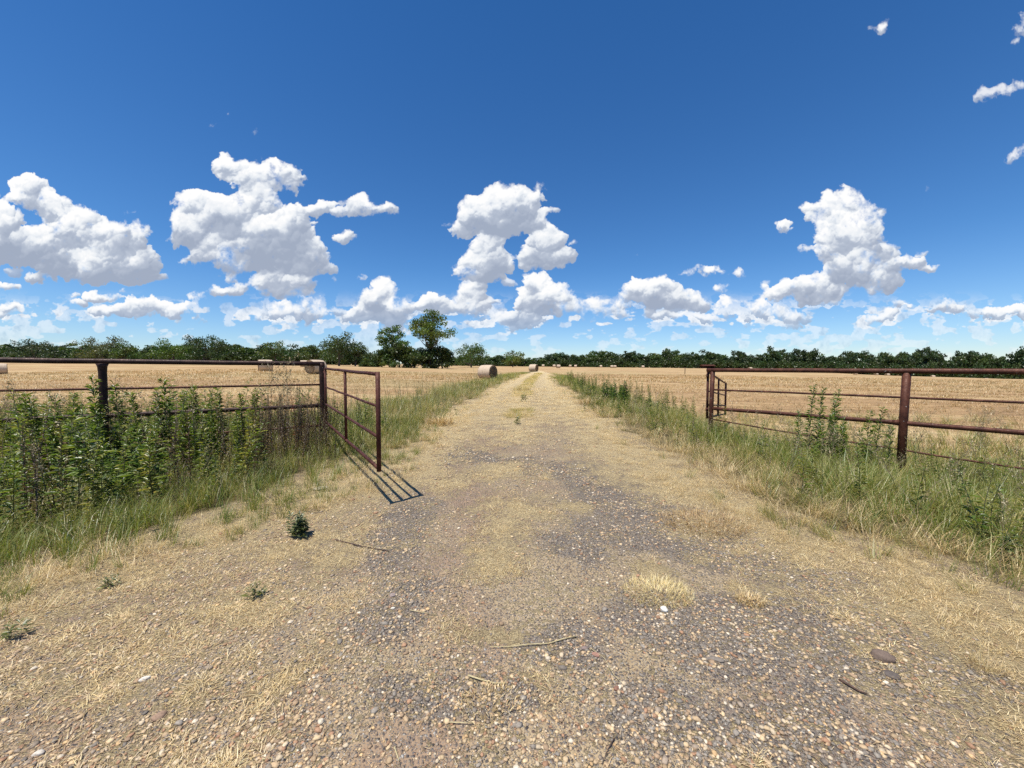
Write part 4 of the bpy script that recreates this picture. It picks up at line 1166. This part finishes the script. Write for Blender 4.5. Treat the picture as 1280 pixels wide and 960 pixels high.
# ---- gravel stones
def ico():
    t = (1 + 5 ** .5) / 2
    V = np.array([(-1, t, 0), (1, t, 0), (-1, -t, 0), (1, -t, 0), (0, -1, t), (0, 1, t), (0, -1, -t), (0, 1, -t), (t, 0, -1), (t, 0, 1), (-t, 0, -1), (-t, 0, 1)], float)
    V /= np.linalg.norm(V[0])
    F = np.array([(0, 11, 5), (0, 5, 1), (0, 1, 7), (0, 7, 10), (0, 10, 11), (1, 5, 9), (5, 11, 4), (11, 10, 2), (10, 7, 6), (7, 1, 8), (3, 9, 4), (3, 4, 2), (3, 2, 6), (3, 6, 8), (3, 8, 9), (4, 9, 5), (2, 4, 11), (6, 2, 10), (8, 6, 7), (9, 8, 1)])
    return V, F
M_STONE = bpy.data.materials.new('stone'); M_STONE.use_nodes = True
_q = NT(M_STONE.node_tree); _b = M_STONE.node_tree.nodes['Principled BSDF']
_a = _q.n.new('ShaderNodeAttribute'); _a.attribute_name = 'tint'
_g = _q.n.new('ShaderNodeNewGeometry').outputs['Position']
_n = _q.noise(_g, 140, 4, .7)
_q.l.new(_q.mix(1.0, _a.outputs['Color'], _q.ramp(_n, [(.3, (.70, .68, .66)), (.7, (1.2, 1.18, 1.15))]), 'MULTIPLY'), _b.inputs['Base Color'])
_b.inputs['Roughness'].default_value = .75; _b.inputs['Specular IOR Level'].default_value = .3
p_stone = []
for _ in range(14):
    V, F = ico(); V = V * (1 + .22 * G.normal(size=(12, 1))) * np.array([1 + .3 * G.random(), .8 + .2 * G.random(), .42 + .25 * G.random()])
    V = V + [0, 0, .18]
    p_stone.append((V, F, np.ones((12, 3))))
x, y = pts(1.05, 12, 15500, 1.75, -1.6, 1.6)
road, gv, stw, fld, grn = zones(x, y)
pr = np.clip(.22 + .95 * gv - .45 * stw + (nzC(x, y, 2.3, 3) - .5) * 1.3 + .42 * sst(-x, .3, 1.8), .05, 1) * road
k = G.random(len(x)) < pr; x, y, gv = x[k], y[k], gv[k]
n = len(x)
sz = (.0034 + .0058 * G.random(n) ** 1.5 + .009 * (G.random(n) ** 12)) * (1 + 1.3 * sst(y, 2.2, 9))
PAL = np.array([(.40, .31, .21), (.50, .40, .27), (.30, .225, .16), (.27, .23, .195), (.19, .175, .162), (.50, .43, .33), (.32, .20, .135), (.24, .225, .21), (.58, .53, .45), (.50, .36, .21)])
wl = np.array([.20, .17, .13, .10, .07, .10, .09, .04, .04, .06]); wg = np.array([.10, .08, .12, .16, .22, .06, .05, .16, .035, .015])
cl = G.choice(10, n, p=wl / wl.sum()); cg = G.choice(10, n, p=wg / wg.sum())
ci = np.where(G.random(n) < np.clip(gv * 1.6 + .15 * (x > .5), 0, .93), cg, cl)
scatter('gravel', p_stone, x, y, sz, M_STONE, PAL[ci] * np.array([1.16, 1.09, .98]) * (.8 + .4 * G.random((n, 1))), label='small mixed gravel stones loose on the track')

# ================================================================== single plants, stones and sticks
def plant(name, V, F, C, loc, label, cat, group=None, mat=None, rz=0, sc_=1.0):
    o = link(name, np_mesh(name, V, F, col=np.clip(C, .003, 1)), mat or M_WEED)
    o.location = loc; o.rotation_euler = (0, 0, rz); o.scale = (sc_,) * 3 if not isinstance(sc_, tuple) else sc_
    tag(o, label, cat, group); return o
def at(px, y):       # a spot on the ground, y metres ahead
    u = (px - 640) / 481.0; return Vector((u * y, y, gz(u * y, y)))
def clump(stems, rng, mult=1.0):
    parts = []
    for (dx_, dy_, h, nl, ll, lw, cols) in stems:
        V, F, C = leafstem(h, int(nl * mult), ll, lw, cols, (.12, .15, .05), rng, up=1.15, taper=.45)
        parts.append((V + [dx_, dy_, 0], F, C))
    return join(parts)
DG_ = [(.095, .165, .034), (.125, .200, .042), (.19, .255, .065)]
rg = np.random.default_rng(9)
p = at(1030, 6.55)
V, F, C = clump([(-.20, 0, 1.06, 110, .12, .026, DG_), (-.04, .05, 1.02, 110, .12, .026, DG_), (.12, -.03, 1.00, 110, .12, .026, DG_), (.24, .04, .90, 90, .10, .024, DG_), (-.34, .02, .74, 80, .11, .026, DG_), (.02, -.12, .70, 90, .13, .03, DG_), (.34, 0, .66, 70, .1, .024, DG_), (-.12, -.15, .6, 80, .12, .03, DG_), (.2, -.14, .58, 70, .12, .03, DG_)], rg, 1.7)
plant('leafy_weed', V, F, C, p, 'tall leafy dark green weed clump with pointed spikes growing through the right fence', 'weed', sc_=(1.15, 1.15, 1.40))
p = at(1095, 6.3)
V, F, C = clump([(-.10, 0, .82, 80, .11, .026, DG_), (.06, .04, .86, 80, .11, .026, DG_), (.16, -.05, .66, 70, .11, .026, DG_), (-.22, -.04, .62, 70, .11, .026, DG_)], rg, 1.5)
plant('leafy_weed', V, F, C, p, 'shorter leafy weed clump between the tall spiked clump and the near rusty post', 'weed', sc_=(1.2, 1.2, 1.38))
p = at(762, 15.5)
V, F, C = clump([(rg.normal() * .3, rg.normal() * .25, .55 + .35 * rg.random(), 60, .20, .07, [(.055, .120, .03), (.08, .15, .04)]) for _ in range(12)], rg)
plant('leafy_bush', V, F, C, p, 'bright green leafy bush in the right margin of the track', 'bush')
p = at(803, 14.0)
V, F, C = clump([(0, 0, 1.05, 90, .10, .03, DG_), (.12, .05, .7, 60, .10, .03, DG_)], rg)
plant('leafy_weed', V, F, C, p, 'single dark upright weed spike right of the bright green bush', 'weed')
for i, (px, y, h) in enumerate(((745, 22, .9), (722, 26, 1.0), (728, 27, .9), (737, 24, .8))):
    V, F, C = clump([(0, 0, h, 70, .10, .035, DG_), (.2, .1, h * .8, 60, .10, .035, DG_)], rg)
    plant('leafy_weed', V, F, C, at(px, y), 'dark upright weed in the right margin, further off than the bright bush', 'weed', 'upright weeds in the right margin')
# spikes standing out of the left-hand thicket
sp = [leafstem(1.0, 190, .16, .036, GRN, (.10, .12, .045), rg, up=1.0, taper=.42) for _ in range(4)]
me_sp = []
for V, F, C in sp:
    m = np_mesh('tall_weed', V, F, col=np.clip(C, .003, 1)); m.materials.append(M_WEED); me_sp.append(m)
def spike(px, y, top, label, group=None, k=0):
    o = bpy.data.objects.new('tall_weed', me_sp[k % 4]); COL.objects.link(o)
    p = at(px, y); o.location = p; h = (460 - top) / 481 * y + EYE - p.z
    o.scale = (h * .6, h * .6, h); o.rotation_euler = (0, 0, k * 1.3); tag(o, label, 'weed', group)
spike(121, 5.4, 472, 'tall leafy weed spike standing just in front of the first left fence post', None, 1)
gl = 'leafy spikes over the left-hand thicket'
for i, (px, y, top) in enumerate(((20, 5.2, 494), (42, 5.0, 497), (90, 5.5, 493), (148, 5.6, 481), (192, 5.8, 486), (207, 5.9, 474), (241, 6.0, 484), (262, 6.0, 492), (275, 6.2, 486), (300, 6.3, 493), (318, 6.6, 488), (60, 5.0, 500), (172, 5.5, 492), (225, 5.8, 492))):
    spike(px, y, top, 'one of the leafy weed spikes rising above the left-hand thicket against the pale field', gl, i)
db = [leafstem(1.0, 80, .055, .014, BRN, (.07, .045, .032), rg, up=1.25) for _ in range(3)]
for i, (px, y, top) in enumerate(((76, 5.3, 492), (230, 5.9, 482), (303, 6.3, 489), (322, 6.5, 490), (340, 6.6, 494), (352, 6.6, 488), (369, 6.8, 478), (380, 6.9, 486))):
    V, F, C = db[i % 3]; p = at(px, y); h = (460 - top) / 481 * y + EYE - p.z
    if px == 369: C = C * np.array([2.6, .9, .7])
    plant('dead_weed', V, F, C, p, 'rust-red dead weed stem below the left rail, near the gate post' if px == 369 else 'one of the dark brown dead stems rising above the left-hand thicket', 'weed', None if px == 369 else 'dead stems over the left-hand thicket', sc_=h)
pz = [panicle(1.0, rg, (.30, .24, .13)) for _ in range(3)]
for i, (px, y, top) in enumerate(((331, 6.6, 452), (337, 6.7, 458), (344, 6.5, 446), (352, 6.8, 455), (360, 6.6, 452), (376, 6.9, 462), (382, 6.9, 458))):
    V, F, C = pz[i % 3]; p = at(px, y); h = (460 - top) / 481 * y + EYE - p.z
    plant('seed_stalk', V, F, C, p, 'one of the thin dry seeding stalks crossing the left top rail', 'weed', 'seeding stalks by the left rail', M_DRY, i * 1.1, h)
# small shrub on the gravel, sprigs, dry tuft
p = pt(374, 672)
V, F, C = clump([(rg.normal() * .045, rg.normal() * .04, .14 + .09 * rg.random(), 34, .075, .028, [(.11, .14, .06), (.15, .175, .085), (.21, .22, .12)]) for _ in range(9)], rg)
plant('low_bush', V, F, C, p, 'small dark grey-green bush alone on the dry ground near the left gate', 'bush')
for i, (px, py, s, lb) in enumerate(((318, 748, .11, 'thin green sprig on the gravel below the small dark bush'), (647, 530, .24, 'small weed growing in the middle of the track, far from the gates'), (135, 735, .10, 'green sprig at the foot of the left-hand weeds, over the dry ground'), (16, 800, .10, 'dark spindly weed by the left edge of the picture'), (655, 502, .35, 'dark tuft on the grassy centre strip of the track'))):
    V, F, C = clump([(rg.normal() * .16 * s, rg.normal() * .16 * s, s * (.4 + .7 * rg.random()), 9, s * .55, s * .13, [(.13, .16, .055), (.20, .21, .08), (.28, .24, .12)]) for _ in range(6)], rg)
    plant('sprig', V, F, C, pt(px, py), lb, 'weed')
def tuft(px, py, n, h, spread, lb, w=.005, cols=DRY, bend=1.1):
    V, F, C = blades(n, h, spread, w, bend, cols, rg, flop=.1)
    V = V * np.array([1.0, .8, 1]); plant('grass_tuft', V, F, C, pt(px, py), lb, 'grass tuft', None, M_DRY)
tuft(823, 742, 1100, .075, .22, 'bright yellow dry grass tuft in the track just above the white stone', .0030, [(.78, .64, .31), (.68, .54, .24), (.84, .72, .42)])
tuft(937, 752, 260, .07, .09, 'small dry grass tuft to the right of the bright yellow one')
tuft(612, 880, 260, .040, .14, 'thin dry grass tuft near the bottom of the picture, left of the middle')
tuft(740, 505, 300, .5, .5, 'bleached bunch of grass at the inner edge of the right margin', .012)
tuft(548, 530, 400, .40, .35, 'pale bunch of dry grass at the left edge of the track beyond the gate', .010)
tuft(652, 488, 300, .45, .5, 'yellow bunch of grass where the centre strip of the track begins', .014, [(.60, .50, .22), (.5, .42, .18)])
tuft(880, 655, 900, .13, .40, 'brownish flattened grass bunch spilling over the right edge of the track', .004, [(.42, .28, .13), (.56, .42, .21), (.34, .22, .10)], 1.7)

def stone(px, py, sx, sy, sz_, col, label, rz=0.0, seed=0, cat='stone'):
    rng = np.random.default_rng(seed)
    bm = bmesh.new(); bmesh.ops.create_icosphere(bm, subdivisions=3, radius=1)
    ph = rng.random(6) * 6
    for v in bm.verts:
        n = v.co.normalized()
        k = 1 + .13 * math.sin(2.3 * n.x + ph[0]) + .11 * math.sin(3.1 * n.y + ph[1]) + .07 * math.sin(5.2 * n.z + ph[2] + 2 * n.x) + .035 * math.sin(11 * n.x + ph[3]) * math.sin(9 * n.y + ph[4])
        k += .05 * math.sin(17 * n.x + ph[5]) * math.sin(15 * n.y + ph[0]) + .03 * math.sin(29 * n.y + ph[1]) + .02 * rng.normal()
        v.co = Vector((n.x * sx * k, n.y * sy * k, max(n.z * sz_ * k, -sz_ * .5) + sz_ * .35))
    me = bpy.data.meshes.new('stone'); bm.to_mesh(me); bm.free()
    for f in me.polygons: f.use_smooth = True
    a = me.color_attributes.new('tint', 'FLOAT_COLOR', 'POINT')
    for i in range(len(me.vertices)): a.data[i].color = (*col, 1)
    o = link('stone', me, M_STONE); o.location = pt(px, py); o.rotation_euler = (0, 0, rz); tag(o, label, cat); return o
stone(831, 763, .024, .020, .018, (.74, .72, .66), 'white rounded stone just below the yellow grass tuft', .3, 1)
stone(1103, 823, .050, .040, .024, (.17, .125, .10), 'large flat dark brown stone on the right part of the gravel', -.4, 2)
stone(1112, 845, .036, .030, .012, (.12, .10, .088), 'flat dark grey stone just below the large brown stone', -.3, 3)
stone(730, 811, .018, .014, .010, (.25, .19, .17), 'grey-brown pebble at the right end of the long pale stick', .2, 4)
stone(745, 819, .022, .012, .010, (.36, .20, .15), 'reddish oval pebble right of the grey-brown pebble', -.5, 5)
stone(771, 861, .014, .013, .009, (.25, .13, .09), 'small rust-brown stone below the reddish pebble', .5, 6)
stone(491, 745, .020, .018, .012, (.30, .24, .22), 'round grey pebble on the left half of the track', 0, 7)
stone(491, 745 + 16, .012, .010, .008, (.62, .58, .50), 'small cream pebble just below the round grey one', 0, 17)
stone(200, 897, .030, .016, .014, (.30, .20, .14), 'brown angular stone in the lower left of the gravel', .6, 8)
stone(181, 850, .020, .013, .012, (.66, .62, .55), 'whitish stone above the brown angular stone in the lower left', .4, 9)
stone(260, 836, .018, .014, .010, (.30, .24, .18), 'brown pebble right of and above the whitish stone', .1, 10)
stone(48, 943, .020, .012, .010, (.62, .56, .48), 'pale flat pebble in the bottom left corner', .2, 11)
stone(401, 903 , .014, .011, .009, (.60, .52, .40), 'cream pebble low on the left half of the gravel', .2, 12)
stone(675, 897, .013, .012, .008, (.55, .40, .25), 'ochre pebble near the bottom middle of the track', .8, 13)
stone(895, 825, .032, .022, .010, (.22, .19, .16), 'flat light grey stone set in the gravel left of the large brown one', -.3, 14)
# a pale rock lying by the gate
stone(402, 611, .085, .05, .022, (.52, .46, .34), 'pale cream flat rock on the dry grass left of the gate shadow', .5, 15)

def m_stick(name, c0, c1):
    m = bpy.data.materials.new(name); m.use_nodes = True
    q = NT(m.node_tree); bs = m.node_tree.nodes['Principled BSDF']
    n = q.noise(q.n.new('ShaderNodeTexCoord').outputs['Object'], 60, 4, .7)
    q.l.new(q.ramp(n, [(.35, c0), (.65, c1)]), bs.inputs['Base Color']); bs.inputs['Roughness'].default_value = .8
    return m
M_ST1 = m_stick('dry_stem', (.38, .30, .15), (.56, .47, .27)); M_ST2 = m_stick('dark_bark', (.04, .022, .016), (.12, .07, .05))
def stick(pts_px, r, mat, label, lift=.008):
    P = []
    for i, (a, b) in enumerate(pts_px):
        p = pt(a, b); P.append(p + Vector((0, 0, lift + .004 * (i % 2))))
    o0 = P[0].copy()
    n = len(P)
    rad = [r * (1 - .5 * i / (n - 1)) for i in range(n)]
    me = pipe_mesh('stick', [p - o0 for p in P], rad, 8)
    o = link('stick', me, mat); o.location = o0; tag(o, label, 'stick'); return o
stick([(720, 797), (704, 801), (686, 806), (660, 808), (636, 810), (612, 811)], .0036, M_ST1, 'long pale dry stick lying across the middle of the track')
stick([(585, 846), (600, 852), (618, 856), (634, 857)], .0040, M_ST1, 'short pale curved stick left of and below the long one')
stick([(562, 905), (592, 907)], .0026, M_ST1, 'tiny straight pale stick near the bottom middle')
stick([(738, 812), (755, 825), (767, 845), (778, 857)], .0018, M_ST1, 'thin curved dry stem beside the reddish pebble')
stick([(1049, 851), (1062, 859), (1073, 865), (1084, 870)], .0065, M_ST2, 'dark pointed bark splinter on the right part of the gravel', .006)
stick([(768, 925), (760, 940), (752, 958)], .0022, M_ST2, 'thin dark twig at the bottom edge right of the middle')
stick([(493, 936), (499, 955)], .0034, M_ST1, 'short pale twig at the bottom edge left of the middle')
stick([(420, 676), (450, 684), (486, 690)], .006, M_ST2, 'thin dark fallen stem right of the small dark bush')
stick([(512, 764), (530, 768), (545, 770)], .0022, M_ST1, 'short thin straw stick in the left wheel track')

# ---- small far structures
p = far(856, 75)
o = link('field_post', pipe_mesh('field_post', [(0, 0, -.2), (.02, 0, .9), (.03, .01, 1.25)], [.06, .06, .05], 10), M_DARK); o.location = p
tag(o, 'short lone dark post standing in the mown field left of the right fence', 'post')
def box_bm(bm, x0, x1, y0, y1, z0, z1):
    v = [bm.verts.new(c) for c in ((x0, y0, z0), (x1, y0, z0), (x1, y1, z0), (x0, y1, z0), (x0, y0, z1), (x1, y0, z1), (x1, y1, z1), (x0, y1, z1))]
    for f in ((0, 3, 2, 1), (4, 5, 6, 7), (0, 1, 5, 4), (1, 2, 6, 5), (2, 3, 7, 6), (3, 0, 4, 7)): bm.faces.new([v[i] for i in f])
def bm_obj(name, bm, mat, parent=None):
    me = bpy.data.meshes.new(name); bm.to_mesh(me); bm.free(); return link(name, me, mat, parent)
root = empty('shed', far(884, 250)); tag(root, 'small dark low-roofed shed at the foot of the treeline just left of the right fence', 'shed')
bm = bmesh.new(); box_bm(bm, -3.6, -3.3, -2, 2, -.5, 1.7); box_bm(bm, 3.3, 3.6, -2, 2, -.5, 1.7); box_bm(bm, -3.3, 3.3, 1.7, 2, -.5, 1.6); bm_obj('wall', bm, M_DARK, root)
bm = bmesh.new()
v = [bm.verts.new(c) for c in ((-4.2, -2.5, 1.7), (4.2, -2.5, 1.7), (4.2, 0, 2.5), (-4.2, 0, 2.5), (4.2, 2.5, 1.72), (-4.2, 2.5, 1.72), (-4.2, -2.5, 1.6), (4.2, -2.5, 1.6), (4.2, 2.5, 1.6), (-4.2, 2.5, 1.6))]
for f in ((0, 1, 2, 3), (3, 2, 4, 5), (6, 7, 1, 0), (5, 4, 8, 9), (1, 7, 8, 4, 2), (0, 3, 5, 9, 6), (6, 9, 8, 7)): bm.faces.new([v[i] for i in f])
bm_obj('roof', bm, M_RUST, root)
